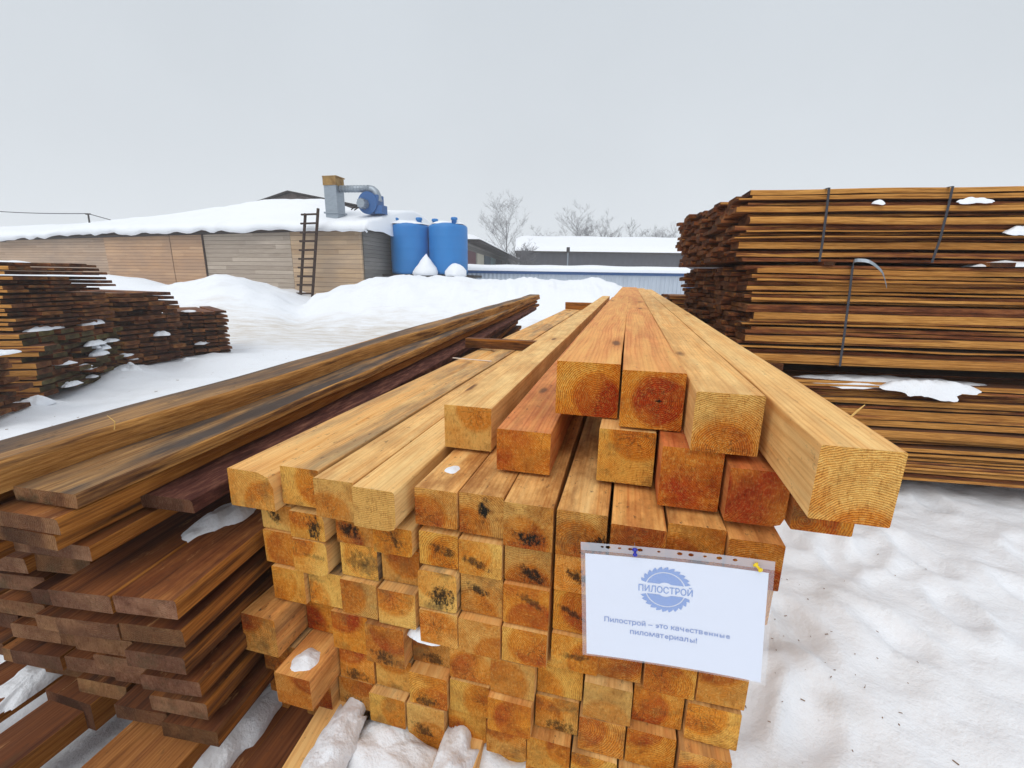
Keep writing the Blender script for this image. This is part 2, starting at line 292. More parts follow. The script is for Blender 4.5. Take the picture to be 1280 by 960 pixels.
# ================================================================== object helpers
def link(name, me, mats, parent=None):
    o = bpy.data.objects.new(name, me); COL.objects.link(o)
    for m in mats: me.materials.append(m)
    if parent: o.parent = parent
    return o
def tag(o, label=None, cat=None, group=None, kind=None):
    if label: o['label'] = label
    if cat: o['category'] = cat
    if group: o['group'] = group
    if kind: o['kind'] = kind
    return o
def empty(name, loc=(0, 0, 0), rz=0):
    o = bpy.data.objects.new(name, None); COL.objects.link(o); o.location = loc; o.rotation_euler = (0, 0, rz); o.empty_display_size = .2; return o
ORD = ['first', 'second', 'third', 'fourth', 'fifth', 'sixth', 'seventh', 'eighth', 'ninth', 'tenth', 'eleventh', 'twelfth', 'thirteenth', 'fourteenth', 'fifteenth', 'sixteenth', 'seventeenth']
class MB:
    def __init__(s): s.v = []; s.f = []; s.mi = []
    def face(s, ids, mi=0): s.f.append(ids); s.mi.append(mi)
    def add(s, p): s.v.append(tuple(p)); return len(s.v) - 1
    def box(s, c, d, rz=0, mi=0, bev=0):
        cx, cy, cz = c; hx, hy, hz = d[0] / 2, d[1] / 2, d[2] / 2; i = len(s.v); ca, sa = math.cos(rz), math.sin(rz)
        for z in (-hz, hz):
            for (x, y) in ((-hx, -hy), (hx, -hy), (hx, hy), (-hx, hy)): s.v.append((cx + x * ca - y * sa, cy + x * sa + y * ca, cz + z))
        for q in ((3, 2, 1, 0), (4, 5, 6, 7), (0, 1, 5, 4), (1, 2, 6, 5), (2, 3, 7, 6), (3, 0, 4, 7)): s.face([i + k for k in q], mi)
        return s
    def tube(s, pts, rads, n=8, mi=0, cap=True):
        rings = []
        pts = [Vector(p) for p in pts]
        if not hasattr(rads, '__len__'): rads = [rads] * len(pts)
        for k, p in enumerate(pts):
            d = (pts[min(k + 1, len(pts) - 1)] - pts[max(k - 1, 0)]).normalized()
            a = d.orthogonal().normalized() if k == 0 else (a - d * a.dot(d)).normalized()
            b = d.cross(a); i = len(s.v)
            for q in range(n):
                t = 2 * math.pi * q / n; s.v.append(tuple(p + (a * math.cos(t) + b * math.sin(t)) * rads[k]))
            rings.append(i)
        for i, j in zip(rings, rings[1:]):
            for q in range(n): s.face([i + q, i + (q + 1) % n, j + (q + 1) % n, j + q], mi)
        if cap: s.face([rings[0] + q for q in range(n)][::-1], mi); s.face([rings[-1] + q for q in range(n)], mi)
        return s
    def lathe(s, c, prof, n=32, mi=0):
        rings = []
        for r, z in prof:
            i = len(s.v)
            for q in range(n):
                t = 2 * math.pi * q / n; s.v.append((c[0] + r * math.cos(t), c[1] + r * math.sin(t), c[2] + z))
            rings.append(i)
        for i, j in zip(rings, rings[1:]):
            for q in range(n): s.face([i + q, i + (q + 1) % n, j + (q + 1) % n, j + q], mi)
        s.face([rings[0] + q for q in range(n)][::-1], mi); s.face([rings[-1] + q for q in range(n)], mi); return s
    def mesh(s, name, smooth=False):
        me = bpy.data.meshes.new(name); me.from_pydata(s.v, [], s.f); me.validate()
        for p, k in zip(me.polygons, s.mi): p.material_index = k; p.use_smooth = smooth
        bm = bmesh.new(); bm.from_mesh(me); bmesh.ops.recalc_face_normals(bm, faces=bm.faces); bm.to_mesh(me); bm.free(); return me
    def build(s, name, mats, parent=None, smooth=False): return link(name, s.mesh(name, smooth), mats if isinstance(mats, (list, tuple)) else [mats], parent)

# one sawn timber: long box along +Y with rounded or waney corners, slight bow, rough-cut ends
def timber(L, w, h, seed, wane=(0, 0, 0, 0), nseg=16, wob=.0012, bow=0, edge_wob=0, r0=.0025, endj=.002, zw=0):
    rg = random.Random(seed); mb = MB(); so_ = rg.uniform(0, 500); rings = []
    def nz_(a, b): return mnoise.noise(Vector((a, b + so_, so_ * .7)))
    for k in range(nseg + 1):
        t = k / nseg; y = L * (t ** 1.5 if nseg > 8 else t)
        bx = bow * math.sin(math.pi * t); ring = []
        lw = w / 2 + wob * nz_(y * 2, 1); rw = w / 2 + wob * nz_(y * 2, 9); tw = h / 2 + wob * nz_(y * 2, 17); bw = h / 2 + wob * nz_(y * 2, 25)
        lw += edge_wob * nz_(y * 2.3, 41); rw += edge_wob * nz_(y * 2.3, 53)
        # corners: top-left, top-right, bottom-right, bottom-left
        for ci, (cx, cz, ang) in enumerate(((-lw, tw, 180), (rw, tw, 90), (rw, -bw, 0), (-lw, -bw, 270))):
            r = r0 + max(0, wane[ci]) * max(0, .75 + .6 * nz_(y * 1.4, 60 + ci * 7))
            r = min(r, w * .45, h * .45) if wane[ci] < h * .5 else min(r, w * .45)
            rz_ = min(r, h * .46)
            sx_, sz_ = (1 if cx < 0 else -1), (-1 if cz > 0 else 1)
            ox, oz = cx + sx_ * r, cz + sz_ * rz_
            for q in range(3):
                a = R(ang - 45 * q)
                ring.append((ox + math.cos(a) * r + bx, oz + math.sin(a) * rz_))
        dz = zw * nz_(y * 1.7, 77)
        ring = [mb.add((px, y + (endj * nz_(px * 40, pz * 40 + 99) if k in (0, nseg) else 0), pz + dz)) for px, pz in ring]
        rings.append(ring)
    n = 12
    for a, b in zip(rings, rings[1:]):
        for q in range(n):
            # faces 0..: 2-3 top, 5-6 right, 8-9 bottom, 11-0 left; others corners
            mi = 2 if q in (3, 4, 5, 6, 7, 9, 10, 11, 0, 1) else 0
            mb.face([a[q], a[(q + 1) % n], b[(q + 1) % n], b[q]], mi)
    mb.face(rings[0][::-1], 1); mb.face(rings[-1], 1)
    return mb.mesh('timber')
def props(o, **kw):
    d = dict(tone=.3, grey=.1, rings=.6, ringx=0., ringz=0., dirt=.25, mould=0., mx=0., mz=0., mang=0., mk=90., pith=0., bark=.5)
    d.update(kw)
    for k, v in d.items(): o[k] = float(v)
    return o
def lay(o, x, y, z, yaw, tilt=0, roll=0):
    o.rotation_euler = (tilt, roll, -yaw); o.location = (x, y, z); return o

# ================================================================== frame of the beam pile
YAW = R(14.29); S = .8
UX = Vector((math.cos(YAW), -math.sin(YAW), 0)); VX = Vector((math.sin(YAW), math.cos(YAW), 0))
def uvz(u, v, z): p = UX * u + VX * (v + S); return Vector((p.x, p.y, z + H))     # z relative to the camera

# ================================================================== ground
def gauss(x, y, cx, cy, rx, ry, h): return h * math.exp(-((x - cx) / rx) ** 2 - ((y - cy) / ry) ** 2)
RIDGE = [(-40, 1.1), (-16, 1.1), (-12.2, 1.16), (-11.37, 1.02), (-10.56, .86), (-9.7, 1.03), (-8.83, 1.25), (-8.14, 1.12), (-7.45, .84), (-6.43, .33), (-5.79, .72), (-5.05, .97), (-3.85, 1.24), (-3.37, 1.3), (-2.66, 1.26), (-1.94, 1.31), (-1.0, 1.27), (-.05, 1.28), (1.38, 1.25), (2.33, 1.29), (2.92, 1.23), (3.42, 1.0), (4.2, .5), (5.5, .15), (60, .1)]
def lerp_tab(t, x):
    if x <= t[0][0]: return t[0][1]
    for (a, b), (c, d) in zip(t, t[1:]):
        if x <= c:
            k = (x - a) / (c - a); k = k * k * (3 - 2 * k); return b + (d - b) * k
    return t[-1][1]
def sstep(a, b, x):
    t = min(1, max(0, (x - a) / (b - a))); return t * t * (3 - 2 * t)
_pr = random.Random(12)
PRINTS = [(_pr.uniform(.7, 2.6), _pr.uniform(.6, 2.6), _pr.gauss(1.25, .45)) for _ in range(26)]
def ground_z(x, y):
    P = Vector((x, y, 0)); d = math.hypot(x, y)
    z = .10 * mnoise.noise(P * .33) + .035 * mnoise.noise(P * 1.3)
    fine = 0
    if d < 9:
        fine = .028 * mnoise.noise(P * 3.1) + .018 * mnoise.noise(P * 7.3) + .007 * mnoise.noise(P * 17) + .003 * mnoise.noise(P * 41)
        if x > .3 and 0 < y < 3.2:
            for fx, fy, fa in PRINTS:
                a_, b_ = x - fx, y - fy
                if abs(a_) < .3 and abs(b_) < .3:
                    p_ = a_ * math.cos(fa) + b_ * math.sin(fa); q_ = -a_ * math.sin(fa) + b_ * math.cos(fa); rr = (p_ / .15) ** 2 + (q_ / .062) ** 2 + .5 * mnoise.noise(P * 11)
                    fine += -.026 * math.exp(-max(0, rr) ** 2) + .014 * math.exp(-(rr - 2.1) ** 2)
        fine += -.03 * max(0, mnoise.noise(P * 2.1 + Vector((7, 3, 0))) - .25)
    z = z * sstep(2.0, 6, d) * .8 + fine
    # ploughed banks in front of the shed
    r = lerp_tab(RIDGE, x * 13.5 / max(y, 8) if y < 13.5 else x)
    prof = sstep(9.2, 13.5, y) if y < 13.5 else 1 - .35 * sstep(13.5, 16.5, y) - .35 * sstep(16.5, 22, y)
    z += r * prof + prof * (.12 * mnoise.noise(P * .9) + .12 * mnoise.noise(P * 2.3) + .09 * abs(mnoise.noise(P * 5)) + .12 * max(0, mnoise.noise(P * 3.3 + Vector((5, 5, 0))) - .3)) * (.55 if 12.7 < y < 14.2 else 1)
    # drift against the front of the beam pile and between the left stacks
    u = x * UX.x + y * UX.y; v = x * VX.x + y * VX.y - S
    z += .16 * sstep(-.42, .0, v) * (1 - sstep(.3, .6, v)) * sstep(-.62, -.5, u) * (1 - sstep(-.02, .2, u)) * (.8 + .5 * mnoise.noise(P * 9))
    z += gauss(x, y, -5.0, 5.55, .35, .45, .14) + gauss(x, y, -4.5, 6.6, .5, .5, .1) + gauss(x, y, -4.75, 4.0, .22, .35, .1) - gauss(x, y, -4.7, 5.2, .8, 1.2, .06)
    return z
def axis(lo, hi, c, fine, grow):
    a = [c]; s_ = fine
    while a[-1] < hi: a.append(a[-1] + s_); s_ = fine if a[-1] - c < 1.6 else s_ * grow
    b = [c]; s_ = fine
    while b[-1] > lo: b.append(b[-1] - s_); s_ = fine if c - b[-1] < 1.6 else s_ * grow
    return b[:0:-1] + a
XS = axis(-330, 330, .6, .028, 1.022); YS = axis(-50, 340, 1.3, .028, 1.022)
vs = []; fs = []
for y in YS:
    for x in XS: vs.append((x, y, ground_z(x, y)))
nx = len(XS)
for j in range(len(YS) - 1):
    for i in range(nx - 1): a = j * nx + i; fs.append((a, a + 1, a + nx + 1, a + nx))
me = bpy.data.meshes.new('snow_ground'); me.from_pydata(vs, [], fs)
for p in me.polygons: p.use_smooth = True
g = tag(link('ground', me, [M_GROUND]), 'trodden snow covering the timber yard', None, None, 'structure')

# soft lump of snow: domed patch with an irregular outline, local x by y, sits at z=0
def snow_patch(name, w, l, th, seed, loc, rz=0, label=None, tilt=0, res=26, droop=0, roll=0):
    off = Vector((seed * 3.7, seed * 1.3, 0)); mb = MB(); ns_, nr = 84, 16; rings = []; sc = 1 / max(min(w, l), .08)
    for k in range(nr + 1):
        f_ = (k / nr) ** .7; ring = []
        for q in range(ns_):
            t = 2 * math.pi * q / ns_; cx, sy = math.cos(t), math.sin(t)
            base = Vector((abs(cx) ** .8 * w / 2 * (1 if cx > 0 else -1), abs(sy) ** .8 * l / 2 * (1 if sy > 0 else -1), 0))
            rr = 1 + .38 * mnoise.noise(base * sc * 1.5 + off) + .13 * mnoise.noise(base * sc * 3.5 + off) + .05 * mnoise.noise(base * sc * 11 + off)
            p_ = base * f_ * (1 + (rr - 1) * f_ ** 2)
            hgt = th * max(0, 1 - f_ ** 2.6) ** .7 * (1 + .4 * mnoise.noise(p_ * sc * 2.5 + off) + .12 * mnoise.noise(p_ * sc * 5 + off) + .06 * mnoise.noise(p_ * sc * 13 + off))
            ring.append(mb.add((p_.x, p_.y, hgt - .006 * f_ - droop * max(0, -p_.y / (l / 2)) ** 2)))
            if k == 0: break
        rings.append(ring)
    for q in range(ns_): mb.face([rings[0][0], rings[1][q], rings[1][(q + 1) % ns_]])
    for a, b in zip(rings[1:], rings[2:]):
        for q in range(ns_): mb.face([a[q], b[q], b[(q + 1) % ns_], a[(q + 1) % ns_]])
    o = mb.build(name, M_SNOW, None, True); o.location = loc; o.rotation_euler = (tilt, roll, rz)
    return tag(o, label, None, None, 'stuff')

# ================================================================== FRONT PILE OF SQUARED BEAMS
MESHES = 0
def beam(u0, u1, z0, z1, v, label, L=6.6, slope=.0, dyaw=0, wane=(0, 0, 0, 0), roll=0, group='squared beams in the front pile', seed=None, gap=.0012, **pr):
    sd = seed if seed is not None else int((u0 + 3) * 9973 + (z0 + 3) * 7919)
    rg = random.Random(sd)
    me = timber(L, (u1 - u0) - 2 * gap, (z1 - z0) - 2 * gap, sd, wane, 14, .0016, rg.uniform(-.006, .006), .001)
    o = link('squared_timber', me, [M_SIDE, M_END, M_SIDE])
    d = dict(dirt=rg.uniform(.05, .5), tone=rg.uniform(.05, .45), grey=rg.choice((0, .1, .25, .45)), rings=rg.uniform(.25, .9), ringx=rg.uniform(-.05, .05), ringz=rg.uniform(-.06, .06))
    if 'mould' in pr: d.update(mx=rg.uniform(-.012, .012), mz=rg.uniform(-.015, .012), mang=rg.uniform(-.5, .2), mk=rg.uniform(70, 110))
    d.update(pr); props(o, **d)
    p = uvz((u0 + u1) / 2, v, (z0 + z1) / 2)
    lay(o, p.x, p.y, p.z, YAW + dyaw, slope, roll)
    return tag(o, label, 'beam', group)
PT = [('T1', -0.888, -0.761, -0.541, -0.444, -.03, 'waney knot notched', dict(tone=.35, grey=.5, wane=(0, .045, .0, 0))),
 ('T2', -0.755, -0.651, -0.527, -0.43, -.01, 'grey stained', dict(tone=.3, grey=.6)),
 ('T3', -0.647, -0.545, -0.531, -0.434, -.035, 'pale speckled', dict(tone=.22, grey=.15)),
 ('T4', -0.543, -0.44, -0.532, -0.436, -.045, 'pale straight grained', dict(tone=.12, grey=.0, wane=(0, .006, .02, 0), ringx=.0, ringz=.5, rings=.7)),
 ('A5', -0.42, -0.32, -0.533, -0.443, .0, 'golden', dict(dirt=.95, tone=.38, grey=.05)),
 ('A6', -0.318, -0.219, -0.538, -0.441, .004, 'golden black streaked', dict(dirt=.95, tone=.34, grey=.15, mould=1, mang=1.45, mx=.006, mz=.01, mk=95)),
 ('A7', -0.216, -0.112, -0.543, -0.441, -.01, 'golden black smudged', dict(dirt=.95, tone=.36, mould=1, mx=.006, mz=-.026, mang=-.1, mk=75)),
 ('A8', -0.108, -0.006, -0.545, -0.443, -.008, 'coarse sawn golden', dict(dirt=.95, tone=.3, mould=.95, mx=.03, mz=-.02, mang=.6, mk=62)),
 ('A9', -0.001, 0.1, -0.541, -0.444, -.03, 'orange brown streaked', dict(dirt=.95, tone=.55, mould=.95, mx=.0, mz=-.03, mang=-.2, mk=110)),
 ('A10', 0.103, 0.206, -0.541, -0.443, .0, 'brown smudged', dict(dirt=.95, tone=.55, mould=.9, mx=.005, mz=-.035, mang=.9, mk=70)),
 ('A11', 0.208, 0.301, -0.545, -0.45, -.01, 'red brown', dict(dirt=.95, tone=.66))]
L1R = [(-.838, -.746), (-.744, -.646), (-.625, -.525), (-.521, -.422), (-.414, -.319), (-.317, -.218), (-.216, -.114), (-.108, -.006), (-.001, .1), (.103, .204), (.206, .299)]
for i, (k, u0, u1, z0, z1, v, look, pr) in enumerate(PT):
    beam(u0, u1, z0, z1, v, f'{look} squared beam, {ORD[i]} from the left in the upper full row', **pr)
ROWL = [(-.613, -.543), (-.708, -.615), (-.806, -.71)]      # left four columns
ROWR = [(-.632, -.546), (-.736, -.635), (-.83, -.739)]
# looks read from the photograph: (look, props)
LOOK = {(0, 0): ('mould flecked', dict(tone=.15, mould=.9, mang=-1.1, mk=80)), (0, 1): ('mould smudged', dict(tone=.22, mould=.95, mang=1.5, mx=.02, mk=60, wane=(0, .014, .0, 0))),
 (0, 2): ('half moon', dict(tone=.45, mould=.95, mx=-.012, mz=.0, mk=55, ringx=-.03, ringz=-.03, wane=(0, .035, 0, 0))), (0, 3): ('cracked pale', dict(tone=.2, grey=.5, mould=.8, mang=-1.2, mk=150, wane=(0, 0, .012, 0))),
 (0, 4): ('streaked', dict(tone=.25, mould=.8, mang=-.2, mk=90)), (0, 5): ('thin streaked', dict(tone=.25, mould=.8, mang=-.35, mk=105)), (0, 6): ('black smudged', dict(tone=.33, mould=.95, mang=-.35, mk=70, mz=-.02)), (0, 7): ('smudged', dict(tone=.3, mould=.9, mang=-.2, mk=75)),
 (1, 0): ('orange edged', dict(tone=.45, grey=0.)), (1, 1): ('golden round edged', dict(tone=.28, mould=.4, mk=170, mx=.01, wane=(0, .016, .016, 0))), (1, 2): ('grey mould blotched', dict(tone=.1, grey=.9, mould=.6, mang=.6, mk=40)), (1, 3): ('brown blurred', dict(tone=.5, grey=.5)),
 (1, 4): ('black blotched', dict(tone=.15, grey=.7, mould=.95, mk=38, mang=.8, mx=.01, wane=(.01, .01, .01, 0))), (1, 5): ('slash marked', dict(tone=.25, mould=.9, mang=-.4, mk=110)), (1, 6): ('knotty orange', dict(tone=.6, mould=.7, mk=100, mx=.012, mz=.015)), (1, 7): ('cracked brown', dict(tone=.6, mould=.8, mk=120, mang=-.5)),
 (2, 0): ('plain orange', dict(tone=.35, grey=.0)), (2, 1): ('grey shaded', dict(tone=.15, grey=.7)), (2, 2): ('golden arched', dict(tone=.32, grey=.3)), (2, 3): ('pale swirled', dict(tone=.25, grey=.5)),
 (2, 4): ('clean pale', dict(tone=.18, grey=0)), (2, 5): ('orange hearted', dict(tone=.5, grey=0)), (2, 6): ('ring marked', dict(tone=.32, rings=.9, grey=.1)), (2, 7): ('streaked orange', dict(tone=.4, mould=.7, mk=110))}
VJ = {(0, 0): .005, (0, 1): -.02, (1, 1): -.02, (1, 0): .0, (0, 2): .0, (1, 2): .015, (2, 2): -.006, (1, 3): .03, (0, 3): -.02, (2, 3): -.015, (1, 4): -.02, (2, 4): -.02, (2, 5): -.025, (2, 6): -.02}
for r in range(3):
    for c in range(11):
        z0, z1 = (ROWL if c < 4 else ROWR)[r]
        u0, u1 = L1R[c]
        if c >= 8: u0 -= .008 * r; u1 -= .008 * r
        if c == 0 and r == 2: u0, u1 = -.82, -.724
        if c == 1 and r == 2: u0, u1 = -.721, -.624
        look, pr = LOOK.get((r, c), (rnd.choice(('red brown', 'amber', 'orange')), dict(tone=rnd.uniform(.4, .8))))
        beam(u0, u1, z0, z1, VJ.get((r, c), rnd.uniform(-.012, .012)) * .6, f'{look} squared beam, {ORD[c]} from the left, {ORD[r + 1]} full row down', **pr)
# lower rows: less even, some ends pushed out or drawn back
LOWV = {(3, 0): -.065, (3, 1): .09, (3, 2): .0, (3, 3): -.035, (3, 4): .06, (3, 5): .01, (3, 6): -.02, (3, 7): .05, (3, 8): -.03, (3, 9): .02, (3, 10): -.015,
        (4, 0): -.06, (4, 1): -.095, (4, 2): .02, (4, 3): .03, (4, 4): -.02, (4, 5): .0, (4, 6): -.055, (4, 7): .04, (4, 8): -.03, (4, 9): -.03, (4, 10): -.075,
        (5, 0): -.02, (5, 1): -.05, (5, 2): .02, (5, 3): -.03, (5, 4): -.02, (5, 5): .03, (5, 6): -.01, (5, 7): -.03, (5, 8): -.05, (5, 9): -.07, (5, 10): -.08,
        (6, 1): .0, (6, 2): -.43, (6, 3): .02, (6, 4): .0, (6, 5): -.40, (6, 6): .02, (6, 7): .0, (6, 8): -.04, (6, 9): -.03, (6, 10): -.05, (6, 0): .02}
ZR = [(-.928, -.835), (-1.022, -.93), (-1.114, -1.024), (-1.21, -1.116)]
for r in range(3, 7):
    for c in range(11):
        z0, z1 = ZR[r - 3]
        if c < 4: z0 += .004; z1 += .004
        if r == 3 and c < 4: z1 = -.812; z0 = -.922
        uL, uR = [(-.872, .281), (-.862, .27), (-.87, .257), (-.87, .25)][r - 3]
        w = (uR - uL) / 11; u0 = uL + c * w; u1 = u0 + w - .0015
        pr = dict(dirt=rnd.uniform(.4, 1), tone=rnd.choice((.15, .3, .48, .55, .25)), grey=rnd.choice((0, .2, .4, .6)))
        look = 'orange' if pr['tone'] > .45 else ('grey stained' if pr['grey'] > .5 else 'pale')
        if (r, c) in ((3, 3), (3, 4), (4, 4), (5, 4), (4, 7), (5, 2), (4, 2)): pr.update(mould=.8, mk=60, mz=-.03); look = 'dark flecked ' + look
        dy = 0
        if r == 6 and c == 2: look, dy, pr = 'snow topped jutting', R(-6), dict(tone=.3, grey=.4)
        elif r == 6 and c == 5: look, dy, pr = 'short jutting snow covered', R(-1), dict(tone=.35, grey=.3)
        vv = LOWV[r, c] * (1 if r == 6 or (r, c) in ((3, 0), (4, 1)) else .4)
        if r < 6 and vv < -.05: look = 'protruding ' + look
        if r == 6 and c in (2, 5): z1 += .012; w_ = .0
        beam(u0, u1, z0, z1, vv, f'{look} squared beam, {ORD[c]} from the left, {ORD[r + 1]} full row down', dyaw=dy, **pr)
# loose upper beams
SL = .0075
UP = [('pale golden squared beam lying alone on the left side of the pile top', -0.438, -0.308, -0.434, -0.317, .213, SL * .6, 0, dict(tone=.12, grey=.0, rings=.3)),
 ('deep red ended squared beam beside the pale lone one on the pile top', -0.269, -0.141, -0.434, -0.333, .116, SL * .6, 0, dict(tone=.78, grey=.2, rings=.3, ringx=.1, ringz=.1, dirt=.6)),
 ('tan squared beam tucked under the two leftmost topmost beams', -0.040, 0.078, -0.434, -0.310, .121, SL, 0, dict(tone=.3, rings=.5, ringx=.02)),
 ('rust red rough ended squared beam under the dark hearted topmost beam', 0.084, 0.197, -0.434, -0.308, .044, SL, 0, dict(tone=.95, rings=.2, grey=.1, ringx=.12, ringz=.1, dirt=.9)),
 ('red brown squared beam just left of the big outer beam', 0.200, 0.302, -0.434, -0.325, .017, SL, 0, dict(tone=.88, rings=.2, wane=(0, 0, .03, 0), dirt=.8, ringx=-.1)),
 ('small brown squared beam half hidden under the big outer beam', 0.312, 0.412, -0.436, -0.330, .022, SL, 0, dict(tone=.6, grey=.6)),
 ('topmost squared beam with fine red growth rings, leftmost of the topmost four', -0.147, -0.004, -0.308, -0.181, .185, SL, R(.3), dict(tone=.62, rings=1, ringx=.025, ringz=-.02, grey=.0)),
 ('topmost squared beam with a dark cracked heart in its end', -0.001, 0.126, -0.306, -0.181, .126, SL, 0, dict(tone=.66, rings=.6, pith=1, ringx=.015, ringz=.0, grey=.1)),
 ('topmost squared beam with broad golden arched rings, beside the big outer one', 0.130, 0.247, -0.310, -0.194, .034, SL, R(.0), dict(tone=.3, rings=.9, ringx=.0, ringz=-.05, grey=.0)),
 ('big pale ringed squared beam jutting out at the outer corner, topmost', 0.258, 0.358, -0.316, -0.206, -.168, SL, R(.0), dict(tone=.2, rings=1, ringx=.02, ringz=-.085, grey=.0))]
for lb, u0, u1, z0, z1, v, sl_, dy, pr in UP:
    beam(u0, u1, z0, z1, v, lb, L=7.0, slope=sl_, dyaw=dy, group='loose squared beams on the pile top', **pr)
def slab(name, p0, yaw, L, w, th, label, cat, group, mats, tilt=0, wane=(0, 0, 0, 0), edge=.0, nseg=14, seed=1, align='c', **pr):
    """p0 = near end, middle of the top face (align c), right or left top corner (r / l); z world"""
    me = timber(L, w, th, seed, wane, nseg, .002, 0, edge, .0015, .004)
    o = link(name, me, mats); props(o, **pr)
    q = Vector(p0); a = Vector((math.cos(yaw), -math.sin(yaw), 0)); q += a * ({'c': 0, 'r': -w / 2, 'l': w / 2}[align]); q.z -= th / 2
    lay(o, q.x, q.y, q.z, yaw, tilt); return tag(o, label, cat, group)
WET = [M_WET_SIDE, M_WET_END, M_WET_EDGE]; OLD = [M_OLD_SIDE, M_OLD_END, M_OLD_EDGE]
p = uvz(-.97, 1.83, -.374); slab('spacer_stick', p, YAW + R(90), .68, .05, .058, 'dark topped spacer stick lying across the left beams', 'stick', 'spacer sticks on the front pile', [M_OLD_SIDE, M_SIDE, M_WET_EDGE], 0, nseg=6, seed=31, tone=.7, grey=.4, bark=.55)
p = uvz(-.86, 5.62, -.33); slab('spacer_stick', p, YAW + R(90), .62, .06, .1, 'brown spacer stick at the far end of the beams', 'stick', 'spacer sticks on the front pile', [M_OLD_SIDE, M_SIDE, M_WET_EDGE], 0, nseg=6, seed=32, tone=.5, grey=.2, bark=.3)
mb = MB(); a = uvz(-.9, 1.42, -.4295); b = uvz(-.67, 1.39, -.4295); d = VX * .008
for t in range(5):
    q = a.lerp(b, t / 4); 
    for s_ in (-1, 1):
        for dz in (0, .0015): mb.add(q + d * s_ + Vector((0, 0, dz)))
for t in range(4):
    i = t * 4; j = i + 4
    for q in ((0, 2, 6, 4), (1, 5, 7, 3), (0, 4, 5, 1), (2, 3, 7, 6)): mb.face([i + k for k in q])
tag(mb.build('strapping_band', M_BAND), 'thin white strapping band lying across two left beams', 'band')

# ================================================================== LEFT PILE OF WET PLANKS
Cn = [(-0.676, 0.767), (-0.677, 0.771), (-0.687, 0.774), (-0.674, 0.786), (-0.677, 0.797), (-0.66, 0.792)]
LY = [R(7), R(7.5), R(9), R(8), R(8.5), R(9.5)]
LAYER = ['topmost', 'second', 'third', 'fourth', 'fifth', 'lowest']
for k in range(6):
    for j in range(7):
        rg = random.Random(k * 31 + j)
        y = Cn[k][1] + j * .055 + (rg.uniform(-.045, .03) if j else 0); xx = Cn[k][0] - j * .1515
        o = slab('wet_plank', (xx, y, H - .65 - .0735 * k - (rg.uniform(0, .006) if j else 0)), LY[k], 6.2, .149, .042, f'brown plank, {ORD[j]} from the right in the {LAYER[k]} layer of the plank pile', 'plank', 'planks in layers beside the beams', WET, 0, (rg.choice((0, .006)), .006 if j == 0 else rg.choice((0, .005)), 0, 0), .004, 14, k * 97 + j, 'r',
                 dirt=rg.uniform(.4, 1.1), tone=rg.uniform(.3, .9) if k else rg.uniform(.35, .6), grey=rg.uniform(.1, .7), rings=.2, bark=rg.uniform(.45, .8) if k else .3, ringx=0, ringz=.08)
    if k < 5:
        for n_, yy in enumerate((1.6, 4.4)):
            p = Vector((Cn[k][0] + math.sin(LY[k]) * (yy - .77), yy, H - .65 - .0735 * k - .043))
            slab('pile_sticker', p + Vector((.0, 0, 0)), R(-83), 1.1, .045, .0295, f'thin stick between the {LAYER[k]} and next plank layer, {("near", "far")[n_]} one', 'stick', 'thin sticks between plank layers', WET, 0, nseg=4, seed=400 + k * 2 + n_, tone=.6)
SILV = [M_SILVER, M_WET_END, M_SLAB_EDGE]
TOPG = 'long planks lying on top of the plank pile'
slab('bark_slab', (-1.072, .545, H - .376), R(13.07), 6.5, .17, .062, 'thick bark edged slab, leftmost and highest on the plank pile', 'slab', TOPG, [M_SILVER, M_SIDE, M_SLAB_EDGE], R(1.16), (.05, .016, 0, 0), .03, 60, 501, 'r', tone=.2, grey=.8, bark=.36)
slab('wet_plank', (-0.85, .79, H - .427), R(11.3), 6.5, .17, .03, 'wide plank with grey black stained face on top of the plank pile', 'plank', TOPG, SILV, R(1.18), (0, .01, 0, 0), .014, 60, 502, 'r', tone=.1, grey=.92, bark=.42, dirt=.5)
slab('wet_plank', (-0.874, .765, H - .466), R(11.3), 6.4, .18, .034, 'orange brown plank right under the grey stained plank', 'plank', TOPG, WET, R(1.1), (0, .006, 0, 0), .014, 40, 503, 'r', tone=.3, grey=.2, bark=.25)
slab('wet_plank', (-0.90, .776, H - .506), R(11.8), 6.4, .17, .034, 'brown plank third down under the grey stained plank', 'plank', TOPG, WET, R(1.0), (0, .006, 0, 0), .014, 40, 504, 'r', tone=.5, grey=.3, bark=.4)
slab('wet_plank', (-0.862, .80, H - .548), R(9.5), 6.3, .20, .034, 'knotty lit edged plank with a dark knot, lowest of the top planks', 'plank', TOPG, WET, R(.7), (0, 0, 0, 0), .004, 24, 505, 'r', tone=.35, grey=.2, bark=.1)
slab('wet_plank', (-1.06, .80, H - .552), R(9.5), 6.2, .16, .034, 'short looking brown plank end behind the knotty plank', 'plank', TOPG, WET, R(.7), (0, 0, 0, 0), .004, 24, 509, 'r', tone=.5, grey=.2, bark=.4)
slab('wet_plank', (-1.24, .83, H - .47), R(12), 6.2, .18, .045, 'plank below the bark edged slab, farthest left', 'plank', TOPG, WET, R(.9), (0, 0, 0, 0), .004, 24, 510, 'c', tone=.4, grey=.3, bark=.3)
slab('bark_slab', (-0.721, .91, H - .5), R(10.9), 5.6, .157, .034, 'dark purple bark covered slab on the plank pile beside the beams', 'slab', TOPG, [M_PURPLE, M_WET_END, M_PURPLE], R(.95), (.008, .006, 0, 0), .01, 40, 506, 'r', tone=.6, bark=1.0, grey=.2)
p = (-.93, 1.25, H - .60)
